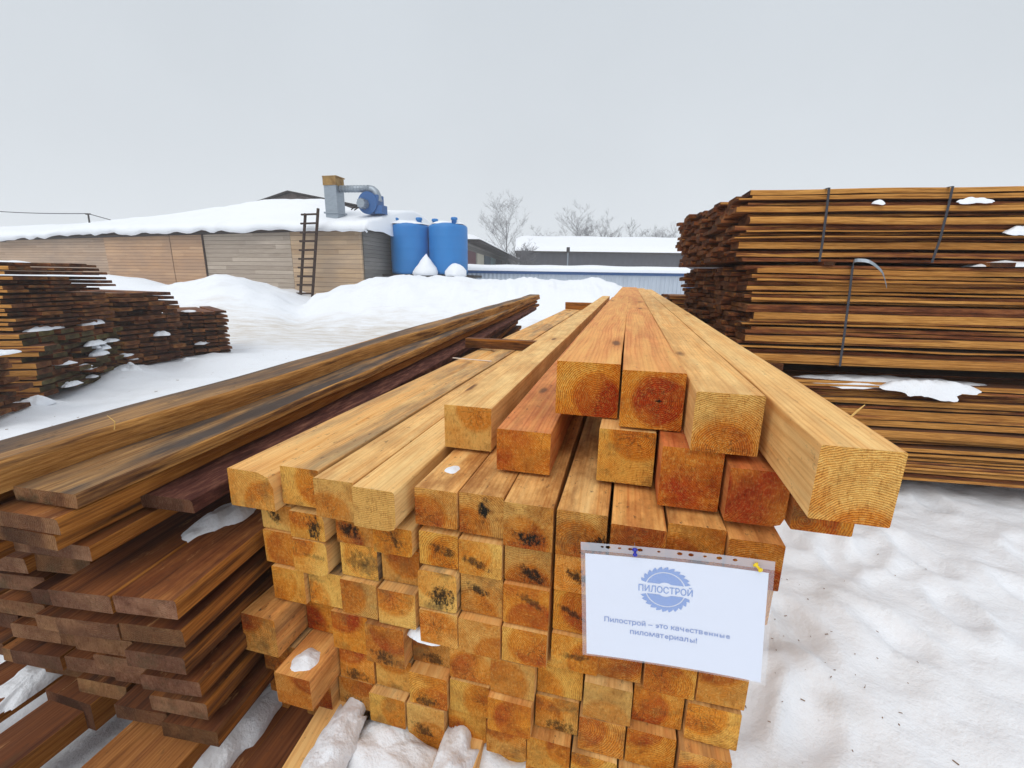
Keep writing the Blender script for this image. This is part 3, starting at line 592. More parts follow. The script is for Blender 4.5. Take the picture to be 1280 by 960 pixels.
for n_, (x, y, z, w, l) in enumerate(((-.77, 1.12, H - .651, .11, .24), (-.70, 3.4, H - .62, .2, .6))):
    snow_patch('snow', w, l, .03, 3 + n_, (x, y, z), R(-20), 'snow lying on the top layer of the plank pile')
# bearers and loose planks under the plank pile
BG = 'planks lying under the plank pile'
for n_, (x, y, z, yaw, w, th, lb, tone, gr) in enumerate((
    (-.845, .42, -1.115, 13, .215, .07, 'pale brown wide plank under the pile, lit face', .15, .1),
    (-1.095, .93, -1.11, 15, .17, .085, 'red brown thick plank under the pile with visible end', .7, .2),
    (-1.24, .55, -1.14, 16, .13, .06, 'dark wet plank under the pile beside snow', .8, .4),
    (-1.46, .60, -1.12, 17, .16, .06, 'reddish plank under the pile, farthest left', .65, .2),
    (-.60, .42, -1.165, 13, .13, .07, 'dark plank under the pile next to the beams', .8, .3),
    (-.73, .40, -1.20, 12, .13, .05, 'dark low plank under snow beside the beams', .7, .4))):
    slab('wet_plank', (x, y, H + z), R(yaw), 5.5, w, th, lb, 'plank', BG, WET, 0, (0, 0, 0, 0), .003, 20, 600 + n_, 'r', tone=tone, grey=gr, bark=.3)
snow_patch('snow', .15, .75, .05, 11, (-.715, 1.0, H - 1.20), R(-14), 'snow strip between low planks beside the beams')
snow_patch('snow', .10, .7, .04, 13, (-1.32, 1.15, H - 1.14), R(-16), 'snow strip under the left plank pile')
# snow lying on and against the beams
def on_pile(u, v, z, w, l, th, sd, lb, rz=0, tilt=0): snow_patch('snow', w, l, th, sd, uvz(u, v, z), -YAW + rz, lb, tilt)
on_pile(-.60, -.17, -1.102, .10, .46, .04, 21, 'snow on the jutting low beam', R(6))
on_pile(-.318, -.17, -1.101, .10, .46, .045, 22, 'snow on the short jutting beam', R(1))
on_pile(-.41, .02, -.832, .1, .05, .02, 24, 'snow in the gap of the beam ends')
on_pile(-.5, -.06, -1.19, .32, .22, .075, 26, 'snow heaped at the pile foot')
on_pile(-.1, -.1, -1.2, .34, .24, .08, 27, 'snow heaped at the pile foot')
on_pile(-.708, -.05, -.929, .07, .085, .014, 28, 'snow on a low pushed out beam')

snow_patch('snow', .07, .13, .004, 29, uvz(-.372, .11, -.445), -YAW, 'thin frost on a beam top')
# ================================================================== PAPER SIGN IN A PLASTIC POCKET
pc = uvz(.116, -.058, -.584)
sg = empty('paper_sign'); tag(sg, 'white paper sign in clear punched pocket pinned to the beam ends', 'sign')
_n = -VX; _rot = Matrix.Rotation(R(3.2), 4, -VX)
ax = (_rot @ UX.to_4d()).to_3d() if False else (Matrix.Rotation(R(-4.2), 3, VX) @ UX); az = Matrix.Rotation(R(-3.6), 3, VX) @ Vector((0, 0, 1))
_tl = R(1); az = (az * math.cos(_tl) + VX * math.sin(_tl)).normalized(); ay = az.cross(ax).normalized()
sg.matrix_world = Matrix(((ax.x, ay.x, az.x, pc.x), (ax.y, ay.y, az.y, pc.y), (ax.z, ay.z, az.z, pc.z), (0, 0, 0, 1))) @ Matrix.Scale(1.03, 4)
# local: x right, z up, -y towards the viewer
def curl(x, z): return -.006 * (x / .15) ** 2 * (1 if x > 0 else .5) - .0015 * max(0, -z / .11) ** 2
def sheet(x0, x1, z0, z1, y0, th=.0004, nx_=16, nz_=10):
    mb = MB()
    for s_ in (0, 1):
        for j in range(nz_ + 1):
            for i in range(nx_ + 1):
                x, z = x0 + (x1 - x0) * i / nx_, z0 + (z1 - z0) * j / nz_
                mb.add((x, y0 + curl(x, z) + s_ * th, z))
    n1 = (nx_ + 1) * (nz_ + 1)
    for s_ in (0, 1):
        for j in range(nz_):
            for i in range(nx_): a = s_ * n1 + j * (nx_ + 1) + i; mb.face([a, a + 1, a + nx_ + 2, a + nx_ + 1])
    return mb
sheet(-.1485, .1485, -.1155, .0945, 0).build('paper', M_PAPER, sg, True)
paper = sg.children[0]
sheet(-.156, .156, -.118, .101, -.0012, .0002).build('film', M_FILM, sg, True)
# punched strip with eleven holes
mb = MB(); holes = [-.118, -.108, -.088, -.07, -.053, -.022, .012, .03, .052, .074, .098]
hr = [.0022, .0034, .0022, .0028, .0034, .0022, .0034, .0034, .0022, .0034, .0028]
ed = [-.1235] + [(a + b) / 2 for a, b in zip(holes, holes[1:])] + [.1045]
for k, (hx, r) in enumerate(zip(holes, hr)):
    x0, x1, z0, z1 = ed[k], ed[k + 1], .1015, .1175; zc = .111; nq = 16; inner = []; outer = []
    for q in range(nq):
        t = 2 * math.pi * q / nq; c_, s_ = math.cos(t), math.sin(t)
        inner.append(mb.add((hx + r * 1.3 * c_, -.0014 + curl(hx, zc), zc + r * .85 * s_)))
        kx = ((x1 - hx) if c_ > 0 else (hx - x0)) / max(abs(c_), 1e-6); kz = ((z1 - zc) if s_ > 0 else (zc - z0)) / max(abs(s_), 1e-6); kk = min(kx, kz)
        X, Z = hx + c_ * kk, zc + s_ * kk
        outer.append(mb.add((X, -.0014 + curl(X, Z), Z)))
    for q in range(nq): mb.face([inner[q], inner[(q + 1) % nq], outer[(q + 1) % nq], outer[q]])
    for X, Z in ((x0, z0), (x0, z1), (x1, z0), (x1, z1)):
        i = mb.add((X, -.0014 + curl(X, Z), Z))
        c2 = sorted(outer, key=lambda t: (mb.v[t][0] - X) ** 2 + (mb.v[t][2] - Z) ** 2)[:2]; mb.face([i, c2[0], c2[1]])
for xa, xb in ((-.156, -.1235), (.1045, .156)):
    for q in range(4):
        x0, x1 = xa + (xb - xa) * q / 4, xa + (xb - xa) * (q + 1) / 4
        mb.face([mb.add((X, -.0014 + curl(X, Z), Z)) for X, Z in ((x0, .1015), (x1, .1015), (x1, .1175), (x0, .1175))])
mb.build('punched_strip', M_STRIP, sg)
# saw blade emblem
mb = MB(); LX, LZ = -.010, .0375; B = .0108
def P2(x, z, y=-.0006): return mb.add((LX + x, y + curl(LX + x, LZ + z), LZ + z))
NT = 26; sub = 8
def tooth(t):
    k = (t / (2 * math.pi) * NT) % 1; return .0395 + .0062 * (1 - k) ** .7 if k > .04 else .0395 + .0062 * k / .04
for q in range(NT * sub):
    t0, t1 = 2 * math.pi * q / (NT * sub), 2 * math.pi * (q + 1) / (NT * sub)
    if abs(math.sin((t0 + t1) / 2)) * .037 < B + .001: continue
    f0, f1 = tooth(t0 + 1e-5), tooth(t1 - 1e-5)
    mb.face([P2(.0345 * math.cos(t0), .0345 * math.sin(t0)), P2(.0345 * math.cos(t1), .0345 * math.sin(t1)), P2(f1 * math.cos(t1), f1 * math.sin(t1)), P2(f0 * math.cos(t0), f0 * math.sin(t0))])
for s_ in (1, -1):
    n_ = 40; xm = math.sqrt(.0325 ** 2 - B ** 2)
    for q in range(n_):
        xa, xb = -xm + 2 * xm * q / n_, -xm + 2 * xm * (q + 1) / n_
        lo = lambda x: max(B, math.sqrt(max(0, .0142 ** 2 - x * x))); hi = lambda x: max(B, math.sqrt(max(0, .0325 ** 2 - x * x)))
        mb.face([P2(xa, s_ * lo(xa)), P2(xb, s_ * lo(xb)), P2(xb, s_ * hi(xb)), P2(xa, s_ * hi(xa))])
mb.build('emblem', M_INK, paper)
def glyphs(body):
    cu = bpy.data.curves.new('glyph', 'FONT'); cu.size = 1.0; cu.body = body
    tmp = bpy.data.objects.new('glyph', cu); COL.objects.link(tmp); bpy.context.view_layer.update()
    me = bpy.data.meshes.new_from_object(tmp.evaluated_get(bpy.context.evaluated_depsgraph_get()))
    v = [(q.co.x, q.co.y) for q in me.vertices]; f = [tuple(p.vertices) for p in me.polygons]
    bpy.data.objects.remove(tmp); bpy.data.curves.remove(cu); bpy.data.meshes.remove(me); return v, f
def letter(ch_):
    # a few lower-case Cyrillic letters are drawn here from strokes, the rest come from the font
    if ch_ == 'е': return glyphs('e')
    if ch_ not in 'нэы': return glyphs(ch_)
    ys = [b for a, b in glyphs('x')[0]]; h_ = max(ys); xs = [a for a, b in glyphs('l')[0]]; t_ = max(xs) - min(xs); V_, F_ = [], []
    def rect(x0, y0, x1, y1): k_ = len(V_); V_.extend([(x0, y0), (x1, y0), (x1, y1), (x0, y1)]); F_.append((k_, k_ + 1, k_ + 2, k_ + 3))
    def arc(cx, cy, rx, ry, a0, a1, n_=18):
        k_ = len(V_)
        for q in range(n_ + 1): a = R(a0 + (a1 - a0) * q / n_); V_.extend([(cx + rx * math.cos(a), cy + ry * math.sin(a)), (cx + (rx - t_) * math.cos(a), cy + (ry - t_ * .9) * math.sin(a))])
        for q in range(n_): i = k_ + q * 2; F_.append((i, i + 1, i + 3, i + 2))
    if ch_ == 'н': rect(0, 0, t_, h_); rect(h_ * .86 - t_, 0, h_ * .86, h_); rect(t_, h_ * .5 - t_ * .42, h_ * .86 - t_, h_ * .5 + t_ * .42)
    if ch_ == 'э': arc(h_ * .43, h_ / 2, h_ * .48, h_ / 2 + .01, 150, -150); rect(h_ * .3, h_ * .5 - t_ * .4, h_ * .91 - t_ * .9, h_ * .5 + t_ * .4)
    if ch_ == 'ы':
        rect(0, 0, t_, h_); rect(h_ * 1.12 - t_, 0, h_ * 1.12, h_); ry = h_ * .31; cx = h_ * .42
        rect(t_, 0, cx, t_ * .9); rect(t_, 2 * ry - t_ * .9, cx, 2 * ry); arc(cx, ry, h_ * .33, ry, -90, 90)
    return V_, F_
def text(body, width, x, z, mat, name, emb=0):
    V0 = []; F0 = []
    for n_, ch_ in enumerate(body):
        if ch_ == ' ': continue
        edge = max(q[0] for q in glyphs(body[:n_ + 1])[0]); v, f = letter(ch_); own = max(q[0] for q in v); k_ = len(V0)
        V0 += [(a + edge - own, b) for a, b in v]; F0 += [tuple(q + k_ for q in t) for t in f]
    xs = [a for a, b in V0]; ys = [b for a, b in V0]
    k = width / (max(xs) - min(xs)); mxx, myy = (max(xs) + min(xs)) / 2, (max(ys) + min(ys)) / 2
    kz = k * (1.25 if name == 'emblem_word' else 1); V_ = []; F_ = []
    for n_, (dx_, dz_) in enumerate(((0, -.0003), (0, 0), (0, .0003), (.0003, 0), (-.0003, 0))):
        q0 = len(V_)
        for a, b in V0: X, Z = x + (a - mxx) * k + dx_, z + (b - myy) * kz + dz_; V_.append((X, -.0006 + curl(X, Z) - n_ * .00002, Z))
        F_ += [tuple(q + q0 for q in f) for f in F0]
    me = bpy.data.meshes.new(name); me.from_pydata(V_, [], F_); return link(name, me, [mat], paper)
text('ПИЛОСТРОЙ', .090, LX, LZ + .0012, M_INK, 'emblem_word', 0)
text('Пилострой – это качественные', .212, -.009, -.0375, M_INK2, 'slogan', 0)
text('пиломатериалы!', .114, -.012, -.0575, M_INK2, 'slogan', 0)
def pin(x, z, mat, lb, tilt):
    t = empty('push_pin'); tag(t, lb, 'push pin', 'push pins holding the sign')
    h = MB().lathe((0, 0, 0), [(.0042, 0), (.0046, .001), (.0022, .0025), (.002, .007), (.0036, .009), (.0038, .0105), (.0025, .0115)], 18).build('pin_head', mat, t, True)
    MB().lathe((0, 0, -.012), [(.0003, 0), (.0006, .0125)], 8).build('needle', M_GALV, t)
    q = sg.matrix_world @ Vector((x, -.0018 + curl(x, z), z)); t.location = q
    dirv = (-VX + UX * tilt + Vector((0, 0, -.35))).normalized(); t.rotation_euler = dirv.to_track_quat('Z', 'Y').to_euler(); t.scale = (1.1, 1.1, 1.2)
pin(-.062, .1115, M_PINB, 'blue push pin in the sign strip', .05); pin(.128, .108, M_PINY, 'yellow push pin at the sign corner', .6)

# ================================================================== RIGHT: three strapped bundles of rough boards
BY = R(8.0); Dv = Vector((math.cos(BY), -math.sin(BY), 0)); Nv = Vector((math.sin(BY), math.cos(BY), 0))
B0 = Vector((1.29, 2.68, 0))
def bundle(zb, zt, x0, label, nl, ncol, part_cols, seed, straps):
    t = empty('board_bundle', tuple(B0 + Vector((0, 0, zb))), -BY); tag(t, label, 'bundle', 'board bundles stacked in threes')
    rg = random.Random(seed); rest = []; W_ = 1.54; hh = zt - zb; items = []
    # outer column: boards of uneven thickness, some bark-edged, some sawn square
    ths = []
    while sum(ths) < hh: ths.append(rg.choice((.012, .015, .018, .02, .022, .026, .03, .046)))
    k_ = hh / sum(ths); z = 0
    for n_, t_ in enumerate(ths):
        t_ *= k_; w = rg.uniform(.13, .19); bk = rg.choice((.02, .08, .15, .35, .55, .7, .9))
        items.append((x0 + rg.uniform(-.04, .06), rg.uniform(-.018, .03) + (.02 if bk > .5 else 0), w, z + t_ / 2, t_ * rg.uniform(.78, .95), bk, True)); z += t_
    # inner columns
    nl_ = int(hh / .0305); pitch = hh / nl_
    for k in range(nl_):
        y = .2 + rg.uniform(-.01, .02)
        while y < W_ - .05:
            w = rg.uniform(.09, .17)
            items.append((x0 + rg.uniform(-.05, .04) - (.05 if rg.random() < .06 else 0), y, w, pitch * (k + .5), pitch * rg.uniform(.72, .95), .7, False)); y += w
    order = sorted(range(len(items)), key=lambda q: (not items[q][6], -items[q][3] if part_cols > 1 else -items[q][3]))
    for n_, q in enumerate(order):
        xs, yo, w, zc, th, bk, front = items[q]
        me = timber(3.3, w - .005, th, seed * 1000 + q, (rg.choice((.002, .008, .02)), rg.choice((.002, .006, .014, .03)) if bk > .1 else .002, rg.choice((0, .004, .014)) if bk > .1 else 0, 0), 44 if front else 4, .003, rg.uniform(-.012, .012) if front else 0, (.02 if bk > .1 else .006) if front else .004, zw=.006 if front else .003)
        o = bpy.data.objects.new('board', me); me.materials.append(M_OLD_SIDE); me.materials.append(M_OLD_END); me.materials.append(M_OLD_EDGE)
        o.location = (xs, yo + w / 2, zc + rg.uniform(-.003, .003)); o.rotation_euler = (rg.uniform(-.002, .002), rg.uniform(-.07, .07), -math.pi / 2)
        props(o, tone=rg.uniform(.2, 1), grey=rg.uniform(.2, .9), bark=bk, rings=.3, ringz=.05)
        if n_ < (99 if part_cols > 1 else 34): COL.objects.link(o); o.parent = t
        else: rest.append(o)
    if rest:
        mb = MB()
        for o in rest:
            i = len(mb.v); M_ = Matrix.LocRotScale(o.location, o.rotation_euler, None)
            for v in o.data.vertices: mb.add(M_ @ v.co)
            for p_ in o.data.polygons: mb.face([i + q for q in p_.vertices], p_.material_index)
        r = mb.build('inner_boards', OLD, t); props(r, tone=.7, grey=.5, bark=.7, rings=.3); r['kind'] = 'stuff'
        for o in rest: bpy.data.objects.remove(o)
    for n_, (sx, lean) in enumerate(straps):
        pts = [(sx + lean, -.022, -.004), (sx + lean * .6, -.03, hh * .3), (sx + lean * .25, -.026, hh * .7), (sx, -.018, hh + .002), (sx + .01, .05, hh + .006), (sx, W_ * .6, hh + .008), (sx, W_ + .03, hh), (sx, W_ + .03, 0), (sx + lean, -.022, -.004)]
        mb = MB()
        for (px, py, pz) in pts:
            for s_ in (-.0065, .0065): mb.add((px + s_, py, pz))
        for q in range(len(pts) - 1): i = q * 2; mb.face([i, i + 1, i + 3, i + 2])
        o = mb.build('steel_strap', M_STEEL, t); m_ = o.modifiers.new('thick', 'SOLIDIFY'); m_.thickness = .0016
    return t
bt = bundle(1.416, 1.80, 0.0, 'topmost bundle of bark edged boards held by two steel straps', 10, 9, 9, 5, [(.43, .012), (1.03, -.02)])
bm_ = bundle(.822, 1.392, .10, 'middle board bundle with one steel strap and a loose curled strap end', 14, 9, 5, 6, [(.62, .03)])
bb = bundle(.12, .72, .22, 'lowest board bundle with a ledge of snow, nearest the ground', 14, 9, 1, 8, [])
# loose strap end on the middle bundle
mb = MB(); pts = [(.62, -.02, .565), (.60, -.05, .60), (.66, -.09, .595), (.73, -.1, .54), (.77, -.09, .46)]
pts2 = []
for q in range(len(pts) - 1):
    for s_ in range(4): pts2.append(Vector(pts[q]).lerp(Vector(pts[q + 1]), s_ / 4))
pts2.append(Vector(pts[-1]))
for k in range(2):
    pts2 = [pts2[0]] + [(a + b * 2 + c) / 4 for a, b, c in zip(pts2, pts2[1:], pts2[2:])] + [pts2[-1]]
for q in pts2:
    mb.add(q + Vector((0, .003, .009))); mb.add(q - Vector((0, .003, .009)))
for q in range(len(pts2) - 1): i = q * 2; mb.face([i, i + 1, i + 3, i + 2])
o = mb.build('strap_end', M_GALV, bm_); o.modifiers.new('thick', 'SOLIDIFY').thickness = .0015
# bearers between the bundles
def bearer(d, z, w, th, lb, L=1.6, off=-.015):
    q = B0 + Dv * d + Nv * off; q.z = z
    slab('bearer', q, BY, L, w, th, lb, 'bearer', 'bearers between the board bundles', OLD, 0, nseg=5, seed=int(d * 100 + z * 50), tone=.6, grey=.4, bark=.5)
bearer(.30, .818, .09, .096, 'bearer between lowest and middle bundle, near the ends')
bearer(.5, .116, .12, .116, 'ground bearer under the bundles, near the beams')
bearer(.5, 1.414, .06, .021, 'thin bearer under the topmost bundle, near the ends'); bearer(1.33, 1.414, .12, .021, 'thin bearer under the topmost bundle, outer, pale ended', off=-.05)
def on_bundle(d, n_, z, w, l, th, sd, lb, droop=0): q = B0 + Dv * d + Nv * n_; snow_patch('snow', w, l, th, sd, (q.x, q.y, z), -BY, lb, 0, 30, droop)
on_bundle(.95, .10, .716, 1.1, .18, .03, 31, 'snow ledge on the lowest bundle', .02)
on_bundle(1.16, .01, .712, .46, .12, .04, 32, 'snow hanging over the edge of the lowest bundle', .05)
on_bundle(1.5, .05, 1.40, .5, .2, .03, 33, 'snow on the middle bundle')
on_bundle(1.42, -.005, 1.575, .16, .06, .03, 34, 'snow crumb on board edges of the topmost bundle', .02)
on_bundle(.22, .9, 1.8, .25, .25, .02, 35, 'snow on the topmost bundle')
on_bundle(1.15, -.012, 1.73, .2, .04, .016, 36, 'snow crumb on board edges of the topmost bundle', .01)
on_bundle(.69, -.012, 1.725, .06, .04, .014, 37, 'snow crumb on board edges of the topmost bundle', .01)
# low stub stack beyond the bundles
st = 'small board stack beyond the strapped bundles'
for k in range(9):
    for c in range(3):
        rg = random.Random(900 + k * 3 + c); q = B0 + Nv * (1.95 + c * .17) + Dv * rg.uniform(-.02, .05); 
        slab('rough_board', (q.x, q.y, .78 + k * .046), BY - R(90) + R(180), 2.2, .155, .036, f'bark edged board, {ORD[k]} layer up, {("near", "middle", "far")[c]} in the small stack behind the bundles', 'board', 'boards in the small stack behind the bundles', OLD, 0, (.006, .004, 0, 0), .004, 5, 900 + k * 3 + c, 'c', tone=rg.uniform(.3, .9), grey=.4, bark=.5, rings=.3)

# ================================================================== FAR LEFT: stacks of bark-edged boards
def far_stack(C, D, zb, zt, nl, nw, L, look, moss, seed, gap=.32):
    C, D = Vector((*C, 0)), Vector((*D, 0)); t = (D - C).normalized(); Wd = (D - C).length / nw; a = Vector((-t.y, t.x, 0))   # a: away along the boards (to the left)
    yaw = math.atan2(a.x, a.y); pitch = (zt - zb) / nl
    pos = ['nearest', 'second nearest', 'third nearest', 'fourth nearest', 'fifth nearest', 'sixth nearest', 'seventh nearest']
    for k in range(nl):
        sh = random.Random(seed * 77 + k).uniform(-.03, .05)
        for c in range(nw):
            rg = random.Random(seed * 1000 + k * 20 + c)
            q = C + t * (Wd * (c + .5)) - a * (rg.uniform(-.07, .07) + sh + (.10 if rg.random() < .1 else 0)); z = zb + pitch * (k + 1) + rg.uniform(-.006, .006)
            th = pitch * (1 - gap) * rg.uniform(.85, 1.15)
            me_end = M_MOSS_END if moss and rg.random() < .75 else M_OLD_END
            slab('bark_board', (q.x, q.y, z), yaw + rg.uniform(-.02, .02), L, Wd * rg.uniform(.82, .98), th, f'rough board, {ORD[k]} layer up and {pos[c]} in the {look} stack', 'board', f'boards of the {look} stack', [M_OLD_SIDE, me_end, M_OLD_EDGE], 0, (rg.choice((.004, .012)), .006, 0, 0), .008, 6, seed * 1000 + k * 20 + c, 'c',
                 tone=rg.uniform(.25, 1), grey=rg.uniform(.2, .8), bark=rg.choice((.1, .3, .5, .1)) if c == 0 else .7, rings=.2, ringz=.04)
far_stack((-4.86, 4.36), (-5.12, 5.65), .02, .68, 11, 6, 2.4, 'green mossy', True, 41, .22)
far_stack((-5.02, 4.42), (-5.02, 5.55), .69, 1.38, 15, 5, 2.6, 'tall dark upper', False, 42, .35)
far_stack((-5.13, 5.72), (-4.86, 6.45), .05, 1.03, 16, 4, 2.4, 'brown snow flecked', False, 43, .3)
far_stack((-4.98, 6.55), (-4.50, 7.02), .04, .73, 11, 4, 1.3, 'small dark', False, 44, .4)
far_stack((-4.50, 3.45), (-4.66, 4.05), .02, .58, 9, 3, 1.5, 'low snow buried', False, 45, .3)
LS = 'snow lodged on the far left board stacks'
_sr = random.Random(4); SPOTS = [(-5.02, 4.75, .69, .14, .5, .04), (-5.05, 5.3, .69, .16, .35, .06), (-5.5, 5.0, 1.385, .3, .3, .02), (-4.95, 5.6, .0, .3, .4, .14), (-4.72, 6.35, .0, .3, .3, .08), (-4.62, 3.9, .57, .22, .4, .03), (-4.72, 4.2, .0, .2, .3, .08), (-4.9, 6.75, .735, .2, .2, .02)]
for q in range(16):
    y = _sr.uniform(4.5, 6.9); x = (-4.86 - .2 * (y - 4.36)) if y < 5.65 else (-5.13 + .37 * (y - 5.72) if y < 6.45 else -5.0 + 1.0 * (y - 6.55))
    SPOTS.append((x + .06, y, _sr.uniform(.05, .5) * (1 if y < 6.5 else .6), _sr.uniform(.08, .18), _sr.uniform(.08, .3), _sr.uniform(.02, .05)))
for n_, (x, y, z, w, l, th) in enumerate(SPOTS):
    snow_patch('snow', w, l, th, 50 + n_, (x, y, z), R(12), LS)

# ================================================================== SHED with snowy roof
K0 = Vector((-5.6, 16.9, 0)); Sd = Vector((-.972, .235, 0)); Sn = Vector((.235, .972, 0)); SRZ = math.atan2(.235, -.972) - math.pi
def SP(s, t, z): q = K0 + Sd * s + Sn * t; return Vector((q.x, q.y, z))
sh = empty('shed', tuple(K0), SRZ + 0); tag(sh, 'long low plank shed with thick snow on its roof behind the banks', 'shed')
# local frame: +x towards the near corner (so the wall runs along -x), +y away
def wall(x0, x1, y, z0, z1, th, mat, name='wall_panel', rz=0):
    mb = MB(); mb.box(((x0 + x1) / 2, y, (z0 + z1) / 2), (abs(x1 - x0), th, z1 - z0)); return mb.build(name, mat, sh)
wall(-30, -12.3, .06, 0, 2.56, .1, M_WALL_TAN)
mb = MB(); a = [mb.add(q) for q in ((-12.3, .01, 2.561), (-12.3, .01, 2.84), (-18.2, .01, 2.6), (-18.2, .01, 2.561), (-12.3, .11, 2.561), (-12.3, .11, 2.84), (-18.2, .11, 2.6), (-18.2, .11, 2.561))]
for q in ((0, 1, 2, 3), (7, 6, 5, 4), (0, 4, 5, 1), (1, 5, 6, 2), (2, 6, 7, 3)): mb.face([a[k] for k in q])
mb.build('wall_panel', M_WALL_TAN, sh); wall(-12.28, -8.75, .03, 0, 2.86, .1, M_WALL_ORANGE); wall(-8.73, -7.1, .05, 0, 2.93, .1, M_WALL_ORANGE)
wall(-7.05, -3.0, .06, 0, 2.90, .1, M_WALL_GREY); wall(-2.98, -.02, .05, 0, 2.90, .1, M_WALL_PATCH)
MB().box((-7.07, -.02, 1.45), (.05, .05, 2.9)).build('corner_post', M_LADDER, sh); MB().box((.0, -.01, 1.44), (.09, .09, 2.88)).build('corner_post', M_WALL_PATCH, sh)
mb = MB(); mb.box((.0, 3.6, 1.47), (.1, 7.0, 2.95)); mb.build('side_wall', M_WALL_SIDE, sh)
mb = MB(); es = []
for x, z in ((.15, 2.92), (-7, 2.93), (-12.6, 2.88), (-15.2, 2.78), (-18.2, 2.66), (-30, 2.58)):
    es.append([mb.add((x, y, z + d)) for y, d in ((-.28, -.06), (-.28, .02), (.05, .02), (.05, -.06))])
for a, b in zip(es, es[1:]):
    for q in range(4): mb.face([a[q], b[q], b[(q + 1) % 4], a[(q + 1) % 4]])
mb.face(es[0]); mb.face(es[-1][::-1]); mb.build('eave_board', M_LADDER, sh)
# roof deck
CREST = [(0, 4.0), (.95, 4.03), (2.1, 4.12), (4.1, 4.57), (6.2, 4.62), (8.45, 4.39), (13.3, 3.97), (18.8, 3.69), (24.8, 3.6), (31, 3.55)]
EAVE = [(-1, 2.93), (0, 2.93), (7, 2.95), (12.6, 2.9), (15.2, 2.8), (18.2, 2.68), (31, 2.6)]
mb = MB(); i0 = [mb.add((x, y, z)) for x, y, z in ((.35, -.25, 2.96), (.35, 3.6, 3.35), (.35, 7.2, 2.96), (-30, -.25, 2.5), (-30, 3.6, 2.9), (-30, 7.2, 2.5), (.35, -.25, 2.9), (.35, 7.2, 2.9), (-30, -.25, 2.44), (-30, 7.2, 2.44))]
for q in ((0, 1, 4, 3), (1, 2, 5, 4), (0, 6, 7, 2, 1), (3, 4, 5, 9, 8), (6, 8, 9, 7), (0, 3, 8, 6), (2, 7, 9, 5)): mb.face(list(q))
mb.build('roof', M_DARKMETAL, sh)
# snow on the roof
mb = MB(); ns, ntt = 150, 26
grid = {}
for i in range(ns + 1):
    s_ = -.5 + 31 * (i / ns) ** 1.3
    cz, ez = lerp_tab(CREST, s_), lerp_tab(EAVE, s_)
    for j in range(ntt + 1):
        t = -.42 + 7.9 * j / ntt; P_ = Vector((s_, t, 3))
        k = sstep(-.42, 3.6, t) if t < 3.6 else 1 - .8 * sstep(3.6, 7.5, t)
        th0 = .22 + .1 * mnoise.noise(Vector((s_ * .35, 5, 1)))
        z = ez + .02 + th0 * min(1, max(0, (t + .42) / .22)) ** .5 + (cz - ez - th0) * (k ** .8) + .05 * mnoise.noise(P_ * .8) + .03 * mnoise.noise(P_ * 2.3)
        if i == 0: z = ez - .02
        if i == 1: z -= .1
        if i == 0 or j == 0: z -= .05 + .13 * mnoise.noise(Vector((s_ * 2, t, 8)))
        grid[i, j] = mb.add((-s_ , t + (.05 * mnoise.noise(Vector((s_ * 1.7, 2, 0))) if j == 0 else 0), z))
for i in range(ns):
    for j in range(ntt): mb.face([grid[i, j], grid[i + 1, j], grid[i + 1, j + 1], grid[i, j + 1]])
# underside skirt so that the cap has depth
low = [mb.add((mb.v[grid[i, 0]][0], mb.v[grid[i, 0]][1] + .12, mb.v[grid[i, 0]][2] - .06)) for i in range(ns + 1)]
for i in range(ns): mb.face([grid[i, 0], low[i], low[i + 1], grid[i + 1, 0]])
rs = mb.build('roof_snow', M_SNOW, None, True); rs.location = K0; rs.rotation_euler = (0, 0, SRZ); tag(rs, 'thick snow blanket on the long plank shed', None, None, 'stuff')
# attic gable behind the ridge
gb = empty('attic_gable', tuple(SP(7.6, 6.0, 0)), SRZ); tag(gb, 'small weathered plank gable peeping over the snowy shed roof', 'gable')
mb = MB(); pr_ = [(-2.1, 4.0), (4.0, 4.0), (4.0, 4.58), (0, 5.38), (-1.7, 5.0), (-2.1, 4.9)]
f = [mb.add((x, 0, z)) for x, z in pr_]; b_ = [mb.add((x, 3, z)) for x, z in pr_]
mb.face(f); mb.face(b_[::-1])
for q in range(6): mb.face([f[q], f[(q + 1) % 6], b_[(q + 1) % 6], b_[q]])
mb.build('wall', M_GABLE, gb)
mb = MB()
for (x0, z0, x1, z1) in ((-2.4, 4.9, 0, 5.47), (0, 5.47, 4.4, 4.62)):
    a = [mb.add(q) for q in ((x0, -.25, z0), (x1, -.25, z1), (x1, 3.2, z1), (x0, 3.2, z0), (x0, -.25, z0 - .07), (x1, -.25, z1 - .07), (x1, 3.2, z1 - .07), (x0, 3.2, z0 - .07))]
    for q in ((0, 1, 2, 3), (7, 6, 5, 4), (0, 4, 5, 1), (3, 2, 6, 7), (0, 3, 7, 4), (1, 5, 6, 2)): mb.face([a[k] for k in q])
mb.build('roof', M_DARKMETAL, gb)
MB().box((-.55, -.02, 4.95), (.14, .03, .24)).build('vent_opening', M_BLACK, gb)
